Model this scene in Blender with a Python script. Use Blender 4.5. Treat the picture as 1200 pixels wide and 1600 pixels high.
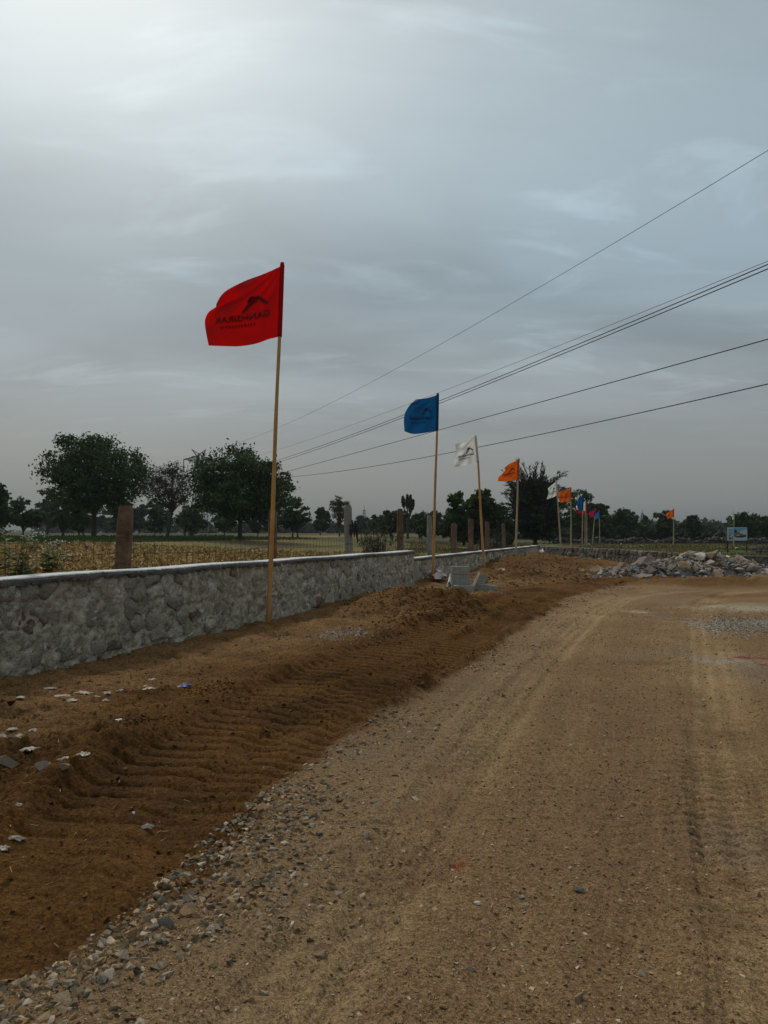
import bpy, bmesh, math, random
import numpy as np
from mathutils import Vector, Matrix, Euler

R = math.radians
random.seed(7)
rng = np.random.default_rng(7)
for o in list(bpy.data.objects):
    bpy.data.objects.remove(o)
scene = bpy.context.scene
COL = scene.collection

# ------------------------------------------------------------------ camera
CAM_H = 1.45
FPX = 26.0 / 36.0 * 1600.0           # focal length in photo pixels
HOR = 834.0                          # horizon row in the photograph
PITCH = math.atan((HOR - 800.0) / FPX)
cd = bpy.data.cameras.new('camera')
cam = bpy.data.objects.new('camera', cd)
COL.objects.link(cam)
cd.sensor_fit = 'VERTICAL'
cd.sensor_height = 36.0
cd.lens = 26.0
cd.clip_start = 0.05
cd.clip_end = 6000
cam.location = (0, 0, CAM_H)
cam.rotation_euler = (math.pi / 2 + PITCH, 0, 0)
scene.camera = cam
scene.render.resolution_x = 768
scene.render.resolution_y = 1024

# ------------------------------------------------------------------ world / sun / exposure
SUN_EL, SUN_AZ = R(45), R(-25)       # azimuth from +Y, negative = to the left
sun_dir = Vector((math.sin(SUN_AZ) * math.cos(SUN_EL), math.cos(SUN_AZ) * math.cos(SUN_EL), math.sin(SUN_EL)))
world = bpy.data.worlds.new('World')
scene.world = world
world.use_nodes = True
wn, wl = world.node_tree.nodes, world.node_tree.links
wn.clear()


def N(nodes, typ, **kw):
    n = nodes.new(typ)
    for k, v in kw.items():
        if k.startswith('in_'):
            key = k[3:]
            n.inputs[int(key) if key.isdigit() else key].default_value = v
        else:
            setattr(n, k, v)
    return n


def math_node(nodes, links, op, a, b=None, clamp=False):
    n = nodes.new('ShaderNodeMath')
    n.operation = op
    n.use_clamp = clamp
    for i, v in enumerate((a, b)):
        if v is None:
            continue
        if isinstance(v, (int, float)):
            n.inputs[i].default_value = v
        else:
            links.new(v, n.inputs[i])
    return n.outputs[0]


def ramp(nodes, links, fac, stops, interp='LINEAR'):
    n = nodes.new('ShaderNodeValToRGB')
    n.color_ramp.interpolation = interp
    cr = n.color_ramp
    while len(cr.elements) < len(stops):
        cr.elements.new(0.5)
    for e, (p, c) in zip(cr.elements, stops):
        e.position = p
        e.color = (c[0], c[1], c[2], 1) if len(c) == 3 else c
    links.new(fac, n.inputs[0])
    return n.outputs[0]


def mixc(nodes, links, fac, a, b, mode='MIX'):
    n = nodes.new('ShaderNodeMix')
    n.data_type = 'RGBA'
    n.blend_type = mode
    for s, v in ((n.inputs[0], fac), (n.inputs[6], a), (n.inputs[7], b)):
        if isinstance(v, (int, float)):
            s.default_value = v
        elif isinstance(v, tuple):
            s.default_value = (v[0], v[1], v[2], 1)
        else:
            links.new(v, s)
    return n.outputs[2]


def build_world():
    tc = wn.new('ShaderNodeTexCoord')
    sep = wn.new('ShaderNodeSeparateXYZ')
    wl.new(tc.outputs['Generated'], sep.inputs[0])
    x, y, z = sep.outputs
    M = lambda op, a, b=None, c=False: math_node(wn, wl, op, a, b, c)
    zc = M('MAXIMUM', z, 0.0)
    zz = M('ADD', zc, 0.16)
    comb = wn.new('ShaderNodeCombineXYZ')
    wl.new(M('DIVIDE', x, zz), comb.inputs[0])
    wl.new(M('DIVIDE', y, zz), comb.inputs[1])
    mp = N(wn, 'ShaderNodeMapping')
    mp.inputs['Location'].default_value = (0.4, 6.3, 0)
    mp.inputs['Rotation'].default_value = (0, 0, R(12))
    mp.inputs['Scale'].default_value = (0.60, 1.30, 1)
    wl.new(comb.outputs[0], mp.inputs[0])
    n1 = N(wn, 'ShaderNodeTexNoise', in_Scale=0.95, in_Detail=7.0, in_Roughness=0.52, in_Distortion=0.35)
    wl.new(mp.outputs[0], n1.inputs['Vector'])
    n2 = N(wn, 'ShaderNodeTexNoise', in_Scale=2.6, in_Detail=8.0, in_Roughness=0.6, in_Distortion=0.6)
    wl.new(mp.outputs[0], n2.inputs['Vector'])
    base = ramp(wn, wl, zc, [(0.0, (0.275, 0.288, 0.285)), (0.10, (0.285, 0.305, 0.309)), (0.32, (0.275, 0.355, 0.408)),
                             (0.54, (0.335, 0.412, 0.455)), (1.0, (0.40, 0.46, 0.50))])
    f1 = N(wn, 'ShaderNodeMapRange', interpolation_type='SMOOTHSTEP')
    f1.inputs['From Min'].default_value = 0.30
    f1.inputs['From Max'].default_value = 0.70
    f1.inputs['To Min'].default_value = 0.82
    f1.inputs['To Max'].default_value = 1.26
    wl.new(n1.outputs[0], f1.inputs[0])
    # thin bright wisps, only where the fine noise peaks
    f2 = N(wn, 'ShaderNodeMapRange', interpolation_type='SMOOTHSTEP')
    f2.inputs['From Min'].default_value = 0.53
    f2.inputs['From Max'].default_value = 0.70
    f2.inputs['To Min'].default_value = 0.0
    f2.inputs['To Max'].default_value = 0.26
    wl.new(n2.outputs[0], f2.inputs[0])
    # clouds lose their contrast towards the hazy horizon
    hf = N(wn, 'ShaderNodeMapRange', interpolation_type='SMOOTHSTEP')
    hf.inputs['From Min'].default_value = 0.07
    hf.inputs['From Max'].default_value = 0.22
    wl.new(zc, hf.inputs[0])
    k = M('ADD', 1.0, M('MULTIPLY', M('ADD', M('SUBTRACT', f1.outputs[0], 1.0), f2.outputs[0]), hf.outputs[0]))
    # the veiled sun brightens the cloud round it
    vd = N(wn, 'ShaderNodeVectorMath', operation='DOT_PRODUCT')
    wl.new(tc.outputs['Generated'], vd.inputs[0])
    vd.inputs[1].default_value = sun_dir
    gl = M('POWER', M('MAXIMUM', vd.outputs['Value'], 0.0), 13.0)
    k2 = M('ADD', k, M('MULTIPLY', gl, 0.35))
    cl = N(wn, 'ShaderNodeVectorMath', operation='SCALE')
    wl.new(base, cl.inputs[0])
    wl.new(k2, cl.inputs['Scale'])
    gw = N(wn, 'ShaderNodeVectorMath', operation='SCALE')
    gw.inputs[0].default_value = (0.27, 0.26, 0.235)
    wl.new(gl, gw.inputs['Scale'])
    ga = N(wn, 'ShaderNodeVectorMath', operation='ADD')
    wl.new(cl.outputs[0], ga.inputs[0])
    wl.new(gw.outputs[0], ga.inputs[1])
    sky = N(wn, 'ShaderNodeTexSky', sky_type='NISHITA', sun_disc=False, sun_elevation=SUN_EL, sun_rotation=SUN_AZ % (2 * math.pi),
            air_density=1.3, dust_density=4.0)
    sk = N(wn, 'ShaderNodeVectorMath', operation='SCALE')
    wl.new(sky.outputs[0], sk.inputs[0])
    sk.inputs['Scale'].default_value = 0.06
    col = mixc(wn, wl, 0.88, sk.outputs[0], ga.outputs[0])
    bg = N(wn, 'ShaderNodeBackground', in_Strength=1.0)
    wl.new(col, bg.inputs[0])
    out = wn.new('ShaderNodeOutputWorld')
    wl.new(bg.outputs[0], out.inputs[0])


build_world()
sl = bpy.data.lights.new('sun', 'SUN')
sl.energy = 1.5
sl.angle = R(10)
sl.color = (1.0, 0.92, 0.80)
sun = bpy.data.objects.new('sun', sl)
COL.objects.link(sun)
sun.rotation_euler = sun_dir.to_track_quat('Z', 'Y').to_euler()
sun.location = (-20, 40, 60)
vs = scene.view_settings
vs.view_transform = 'Standard'
vs.look = 'None'
vs.exposure = 0.0
vs.gamma = 1.0
vs.use_curve_mapping = False


# ------------------------------------------------------------------ helpers
def ray(px, py):
    a = np.array([(px - 600.0) / FPX, 1.0, (800.0 - py) / FPX])
    c, s = math.cos(PITCH), math.sin(PITCH)
    return np.array([a[0], a[1] * c - a[2] * s, a[1] * s + a[2] * c])


def at(px, py, d):
    """point at depth d (metres along +Y) seen at photo pixel px, py"""
    r = ray(px, py)
    r = r / r[1] * d
    return Vector((r[0], r[1], CAM_H + r[2]))


def gpt(px, py, z=0.0):
    r = ray(px, py)
    t = (z - CAM_H) / r[2]
    return (r[0] * t, r[1] * t)


def fade(t):
    return t * t * (3 - 2 * t)


def sstep(a, b, x):
    return fade(np.clip((x - a) / (b - a), 0, 1))


def hash2(ix, iy, seed):
    h = (ix * 374761393 + iy * 668265263 + seed * 1442695041) & 0xffffffff
    h = ((h ^ (h >> 13)) * 1274126177) & 0xffffffff
    return ((h ^ (h >> 16)) & 0xffff) / 65535.0


def vnoise(x, y, seed=0):
    x = np.asarray(x, float)
    y = np.asarray(y, float)
    xi = np.floor(x).astype(np.int64)
    yi = np.floor(y).astype(np.int64)
    u = fade(x - xi)
    v = fade(y - yi)
    a = hash2(xi, yi, seed)
    b = hash2(xi + 1, yi, seed)
    c = hash2(xi, yi + 1, seed)
    d = hash2(xi + 1, yi + 1, seed)
    return (a * (1 - u) + b * u) * (1 - v) + (c * (1 - u) + d * u) * v


def fbm(x, y, f, octv=4, seed=0, gain=0.5):
    s = 0
    a = 1.0
    t = 0
    for i in range(octv):
        s = s + a * (vnoise(x * f + 17.3 * i, y * f - 9.1 * i, seed + i) - 0.5)
        t += a
        a *= gain
        f *= 2.03
    return s / t * 2


def polydist(X, Y, pts, reach=None):
    """distance, signed side and arclength to a polyline"""
    if reach is not None:
        P = np.array(pts)
        near = (X > P[:, 0].min() - reach) & (X < P[:, 0].max() + reach) & (Y > P[:, 1].min() - reach) & (Y < P[:, 1].max() + reach)
        full = [np.full(X.shape, 1e3), np.zeros(X.shape), np.zeros(X.shape)]
        if near.any():
            for f_, v_ in zip(full, polydist(X[near], Y[near], pts)):
                f_[near] = v_
        return full
    best = np.full(X.shape, 1e9)
    arc = np.zeros(X.shape)
    side = np.zeros(X.shape)
    acc = 0.0
    for (x0, y0), (x1, y1) in zip(pts[:-1], pts[1:]):
        dx, dy = x1 - x0, y1 - y0
        L = math.hypot(dx, dy)
        t = np.clip(((X - x0) * dx + (Y - y0) * dy) / (L * L), 0, 1)
        qx, qy = X - (x0 + t * dx), Y - (y0 + t * dy)
        dd = np.hypot(qx, qy)
        m = dd < best
        best = np.where(m, dd, best)
        arc = np.where(m, acc + t * L, arc)
        side = np.where(m, np.sign(dx * qy - dy * qx), side)
        acc += L
    return best, side, arc


def smooth_line(pts, n=8):
    """Catmull-Rom through 2-D points"""
    P = [np.array(p, float) for p in pts]
    P = [2 * P[0] - P[1]] + P + [2 * P[-1] - P[-2]]
    out = []
    for i in range(1, len(P) - 2):
        for k in range(n):
            t = k / n
            a, b, c, d = P[i - 1], P[i], P[i + 1], P[i + 2]
            out.append(0.5 * ((2 * b) + (-a + c) * t + (2 * a - 5 * b + 4 * c - d) * t * t + (-a + 3 * b - 3 * c + d) * t ** 3))
    out.append(P[-2])
    return [tuple(p) for p in out]


def in_poly(X, Y, poly):
    ins = np.zeros(X.shape, bool)
    n = len(poly)
    for i in range(n):
        x0, y0 = poly[i]
        x1, y1 = poly[(i + 1) % n]
        if y0 == y1:
            continue
        c = ((y0 > Y) != (y1 > Y)) & (X < (x1 - x0) * (Y - y0) / (y1 - y0) + x0)
        ins ^= c
    return ins


def mesh_np(name, V, F):
    """fast mesh from (n,3) verts and a list of constant-width face arrays"""
    me = bpy.data.meshes.new(name)
    if isinstance(F, np.ndarray):
        F = [F]
    F = [f for f in F if len(f)]
    nl = sum(f.size for f in F)
    nf = sum(len(f) for f in F)
    me.vertices.add(len(V))
    me.vertices.foreach_set('co', np.ascontiguousarray(V, np.float32).ravel())
    me.loops.add(nl)
    me.loops.foreach_set('vertex_index', np.concatenate([f.ravel() for f in F]).astype(np.int32))
    me.polygons.add(nf)
    tot = np.concatenate([np.full(len(f), f.shape[1]) for f in F]).astype(np.int32)
    st = np.concatenate([[0], np.cumsum(tot)[:-1]]).astype(np.int32)
    me.polygons.foreach_set('loop_start', st)
    me.update(calc_edges=True)
    me.validate()
    return me


def obj(name, me, mat=None, parent=None, smooth=False, loc=None, rot=None):
    if isinstance(me, tuple):
        m = bpy.data.meshes.new(name)
        m.from_pydata(me[0], [], me[1])
        m.update()
        me = m
    if mat is not None and len(me.materials) == 0:
        me.materials.append(mat)
    if smooth:
        me.polygons.foreach_set('use_smooth', np.ones(len(me.polygons), bool))
    else:
        me.polygons.foreach_set('use_smooth', np.zeros(len(me.polygons), bool))
    o = bpy.data.objects.new(name, me)
    COL.objects.link(o)
    if parent is not None:
        o.parent = parent
    if loc is not None:
        o.location = loc
    if rot is not None:
        o.rotation_euler = rot
    return o


def tag(o, label=None, cat=None, group=None, kind=None):
    if label:
        o['label'] = label
    if cat:
        o['category'] = cat
    if group:
        o['group'] = group
    if kind:
        o['kind'] = kind
    return o


def empty(name, loc, label, cat, group=None, rz=0.0):
    e = bpy.data.objects.new(name, None)
    COL.objects.link(e)
    e.location = loc
    e.rotation_euler = (0, 0, rz)
    e.empty_display_size = 0.2
    return tag(e, label, cat, group)


class MB:
    """collects verts and faces"""

    def __init__(s):
        s.v = []
        s.f = []

    def add(s, V, F):
        b = len(s.v)
        s.v += [tuple(p) for p in V]
        s.f += [tuple(b + i for i in f) for f in F]

    def tube(s, pts, rad, n=6, cap=True):
        pts = [Vector(p) for p in pts]
        V = []
        for i, p in enumerate(pts):
            t = (pts[min(i + 1, len(pts) - 1)] - pts[max(i - 1, 0)])
            t = t.normalized() if t.length > 1e-9 else Vector((0, 0, 1))
            a = t.cross(Vector((0.31, 0.95, 0.05)))
            if a.length < 0.1:
                a = t.cross(Vector((1, 0, 0)))
            a.normalize()
            b = t.cross(a)
            r = rad[i] if isinstance(rad, (list, tuple)) else rad
            for k in range(n):
                w = 2 * math.pi * k / n
                V.append(p + a * (r * math.cos(w)) + b * (r * math.sin(w)))
        F = []
        for i in range(len(pts) - 1):
            for k in range(n):
                k2 = (k + 1) % n
                F.append((i * n + k, i * n + k2, (i + 1) * n + k2, (i + 1) * n + k))
        if cap:
            F.append(tuple(range(n - 1, -1, -1)))
            F.append(tuple((len(pts) - 1) * n + k for k in range(n)))
        s.add(V, F)

    def box(s, c, d, M=None, taper=1.0):
        V = []
        for sz in (-1, 1):
            t = taper if sz > 0 else 1
            for sx, sy in ((-1, -1), (1, -1), (1, 1), (-1, 1)):
                p = Vector((sx * d[0] / 2 * t, sy * d[1] / 2 * t, sz * d[2] / 2))
                if M is not None:
                    p = M @ p
                V.append(p + Vector(c))
        s.add(V, [(3, 2, 1, 0), (4, 5, 6, 7), (0, 1, 5, 4), (1, 2, 6, 5), (2, 3, 7, 6), (3, 0, 4, 7)])

    def build(s, name, mat, parent=None, smooth=False, loc=None, rot=None):
        return obj(name, (s.v, s.f), mat, parent, smooth, loc, rot)


# ------------------------------------------------------------------ materials
def new_mat(name, rough=0.9, spec=0.2):
    m = bpy.data.materials.new(name)
    m.use_nodes = True
    b = m.node_tree.nodes['Principled BSDF']
    b.inputs['Roughness'].default_value = rough
    b.inputs['Specular IOR Level'].default_value = spec
    return m, m.node_tree.nodes, m.node_tree.links, b


def bump(nodes, links, bsdf, height, strength=0.5, dist=0.02):
    bn = N(nodes, 'ShaderNodeBump', in_Strength=strength, in_Distance=dist)
    links.new(height, bn.inputs['Height'])
    links.new(bn.outputs[0], bsdf.inputs['Normal'])


def obj_coord(nodes, kind='Object'):
    return nodes.new('ShaderNodeTexCoord').outputs[kind]


def noise(nodes, links, co, scale, detail=5.0, rough=0.55, dist=0.0, out=0):
    n = N(nodes, 'ShaderNodeTexNoise', in_Scale=scale, in_Detail=detail, in_Roughness=rough, in_Distortion=dist)
    links.new(co, n.inputs['Vector'])
    return n.outputs[out]


def mat_noisy(name, c1, c2, scale=8.0, rough=0.9, bstr=0.4, bdist=0.01, bscale=None, spec=0.2, c3=None, rnd=0.0):
    m, n, l, b = new_mat(name, rough, spec)
    co = obj_coord(n)
    f = noise(n, l, co, scale, 6)
    stops = [(0.3, c1), (0.7, c2)]
    if c3:
        stops = [(0.28, c1), (0.5, c2), (0.72, c3)]
    c = ramp(n, l, f, stops)
    if rnd:
        oi = n.new('ShaderNodeObjectInfo')
        k = N(n, 'ShaderNodeMapRange')
        k.inputs['To Min'].default_value = 1 - rnd
        k.inputs['To Max'].default_value = 1 + rnd
        l.new(oi.outputs['Random'], k.inputs[0])
        sc = N(n, 'ShaderNodeVectorMath', operation='SCALE')
        l.new(c, sc.inputs[0])
        l.new(k.outputs[0], sc.inputs['Scale'])
        c = sc.outputs[0]
    l.new(c, b.inputs['Base Color'])
    if bstr:
        bump(n, l, b, noise(n, l, co, bscale or scale * 3, 6, 0.65), bstr, bdist)
    return m


def mat_attr_ground(name, s1=26.0, s2=140.0, bdist=0.02, bstr=0.8, var=0.45, grit=0.25):
    m, n, l, b = new_mat(name, 0.95, 0.08)
    at_ = N(n, 'ShaderNodeAttribute', attribute_name='Col')
    co = obj_coord(n)
    f = noise(n, l, co, s1, 7, 0.65)
    k = N(n, 'ShaderNodeMapRange')
    k.inputs['From Min'].default_value = 0.25
    k.inputs['From Max'].default_value = 0.75
    k.inputs['To Min'].default_value = 1 - var
    k.inputs['To Max'].default_value = 1 + var
    l.new(f, k.inputs[0])
    loose = at_.outputs['Alpha']
    l.new(math_node(n, l, 'SUBTRACT', 1 - var * 0.4, math_node(n, l, 'MULTIPLY', loose, var * 0.6)), k.inputs['To Min'])
    l.new(math_node(n, l, 'ADD', 1 + var * 0.4, math_node(n, l, 'MULTIPLY', loose, var * 0.6)), k.inputs['To Max'])
    f2 = noise(n, l, co, s2, 3, 0.6)
    k2 = N(n, 'ShaderNodeMapRange')
    k2.inputs['From Min'].default_value = 0.3
    k2.inputs['From Max'].default_value = 0.7
    k2.inputs['To Min'].default_value = 1 - grit
    k2.inputs['To Max'].default_value = 1 + grit
    l.new(f2, k2.inputs[0])
    sc = N(n, 'ShaderNodeVectorMath', operation='SCALE')
    l.new(at_.outputs['Color'], sc.inputs[0])
    vo = N(n, 'ShaderNodeTexVoronoi', in_Scale=s2 * 0.5)
    l.new(co, vo.inputs['Vector'])
    sp = N(n, 'ShaderNodeSeparateColor')
    l.new(vo.outputs['Color'], sp.inputs[0])
    k3 = N(n, 'ShaderNodeMapRange')
    k3.inputs['To Min'].default_value = 1 - grit * 0.9
    k3.inputs['To Max'].default_value = 1 + grit * 0.9
    l.new(sp.outputs[0], k3.inputs[0])
    kk = math_node(n, l, 'MULTIPLY', math_node(n, l, 'MULTIPLY', k.outputs[0], k2.outputs[0]), k3.outputs[0])
    l.new(kk, sc.inputs['Scale'])
    l.new(sc.outputs[0], b.inputs['Base Color'])
    h = math_node(n, l, 'ADD', math_node(n, l, 'MULTIPLY', f, math_node(n, l, 'ADD', 0.25, math_node(n, l, 'MULTIPLY', loose, 0.75))), math_node(n, l, 'MULTIPLY', f2, 0.35))
    bump(n, l, b, h, bstr, bdist)
    return m


def mat_leaf(name, c1, c2, scale=0.7, trans=0.25):
    m, n, l, b = new_mat(name, 0.7, 0.2)
    co = obj_coord(n)
    f = noise(n, l, co, scale, 4, 0.6)
    c = ramp(n, l, f, [(0.38, c1), (0.62, c2)])
    l.new(c, b.inputs['Base Color'])
    t = n.new('ShaderNodeBsdfTranslucent')
    l.new(c, t.inputs[0])
    mx = N(n, 'ShaderNodeMixShader', in_0=trans)
    l.new(b.outputs[0], mx.inputs[1])
    l.new(t.outputs[0], mx.inputs[2])
    l.new(mx.outputs[0], n['Material Output'].inputs[0])
    return m


def mat_cloth(name, c, trans=0.45):
    m, n, l, b = new_mat(name, 0.75, 0.15)
    co = obj_coord(n)
    f = noise(n, l, co, 3.0, 4)
    d = tuple(x * 0.8 for x in c)
    col = ramp(n, l, f, [(0.3, d), (0.7, c)])
    l.new(col, b.inputs['Base Color'])
    bump(n, l, b, noise(n, l, co, 7.0, 3, 0.5, 1.2), 0.35, 0.02)
    t = n.new('ShaderNodeBsdfTranslucent')
    l.new(col, t.inputs[0])
    mx = N(n, 'ShaderNodeMixShader', in_0=trans)
    l.new(b.outputs[0], mx.inputs[1])
    l.new(t.outputs[0], mx.inputs[2])
    l.new(mx.outputs[0], n['Material Output'].inputs[0])
    return m


def mat_stone_wall(name, kf=1.0):
    """mortar-smeared stones: mostly grey, some pale, some rust brown"""
    m, n, l, b = new_mat(name, 0.92, 0.12)
    co = n.new('ShaderNodeNewGeometry').outputs['Position']
    oi = n.new('ShaderNodeObjectInfo')
    base = ramp(n, l, oi.outputs['Random'], [(0.0, (0.37, 0.335, 0.262)), (0.35, (0.44, 0.40, 0.315)), (0.70, (0.49, 0.44, 0.35)),
                                            (0.78, (0.78, 0.72, 0.61)), (0.93, (0.20, 0.12, 0.062)), (0.965, (0.20, 0.155, 0.11)), (0.985, (0.12, 0.115, 0.10))],
                'CONSTANT')
    f = noise(n, l, co, 9, 6, 0.65)
    smear = ramp(n, l, f, [(0.42, (0, 0, 0)), (0.62, (1, 1, 1))])
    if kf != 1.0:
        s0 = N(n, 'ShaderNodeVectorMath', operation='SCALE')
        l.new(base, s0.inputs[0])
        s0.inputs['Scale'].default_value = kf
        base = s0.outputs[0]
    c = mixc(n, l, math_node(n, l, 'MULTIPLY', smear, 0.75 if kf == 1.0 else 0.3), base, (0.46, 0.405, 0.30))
    g = noise(n, l, co, 45, 5, 0.7)
    k = N(n, 'ShaderNodeMapRange')
    k.inputs['From Min'].default_value = 0.3
    k.inputs['From Max'].default_value = 0.7
    k.inputs['To Min'].default_value = 0.58
    k.inputs['To Max'].default_value = 1.42
    l.new(g, k.inputs[0])
    sc = N(n, 'ShaderNodeVectorMath', operation='SCALE')
    l.new(c, sc.inputs[0])
    l.new(k.outputs[0], sc.inputs['Scale'])
    l.new(sc.outputs[0], b.inputs['Base Color'])
    bump(n, l, b, noise(n, l, co, 10, 8, 0.70, 0.9), 1.0, 0.13)
    return m


def mat_rock(name, cols, scale=3.0):
    m, n, l, b = new_mat(name, 0.9, 0.15)
    co = obj_coord(n)
    oi = n.new('ShaderNodeObjectInfo')
    base = ramp(n, l, oi.outputs['Random'], [(i / len(cols), c) for i, c in enumerate(cols)], 'CONSTANT')
    f = noise(n, l, co, scale, 6, 0.65)
    k = N(n, 'ShaderNodeMapRange')
    k.inputs['From Min'].default_value = 0.28
    k.inputs['From Max'].default_value = 0.72
    k.inputs['To Min'].default_value = 0.62
    k.inputs['To Max'].default_value = 1.38
    l.new(f, k.inputs[0])
    sc = N(n, 'ShaderNodeVectorMath', operation='SCALE')
    l.new(base, sc.inputs[0])
    l.new(k.outputs[0], sc.inputs['Scale'])
    l.new(sc.outputs[0], b.inputs['Base Color'])
    bump(n, l, b, noise(n, l, co, scale * 5, 6, 0.7), 0.6, 0.02)
    return m


def mat_vcol(name, rough=0.92, var=0.3, scale=40.0):
    m, n, l, b = new_mat(name, rough, 0.15)
    a = N(n, 'ShaderNodeAttribute', attribute_name='Col')
    f = noise(n, l, obj_coord(n), scale, 4, 0.6)
    k = N(n, 'ShaderNodeMapRange')
    k.inputs['From Min'].default_value = 0.3
    k.inputs['From Max'].default_value = 0.7
    k.inputs['To Min'].default_value = 1 - var
    k.inputs['To Max'].default_value = 1 + var
    l.new(f, k.inputs[0])
    sc = N(n, 'ShaderNodeVectorMath', operation='SCALE')
    l.new(a.outputs['Color'], sc.inputs[0])
    l.new(k.outputs[0], sc.inputs['Scale'])
    l.new(sc.outputs[0], b.inputs['Base Color'])
    return m


def mat_plain(name, c, rough=0.8, spec=0.2, var=0.12, scale=20.0):
    return mat_noisy(name, tuple(x * (1 - var) for x in c), tuple(min(1, x * (1 + var)) for x in c), scale, rough, 0.15, 0.003, spec=spec)


def set_col(me, C, alpha=None):
    a = me.color_attributes.new('Col', 'FLOAT_COLOR', 'POINT')
    a.data.foreach_set('color', np.concatenate([C, np.ones((len(C), 1)) if alpha is None else alpha[:, None]], 1).astype(np.float32).ravel())


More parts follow.
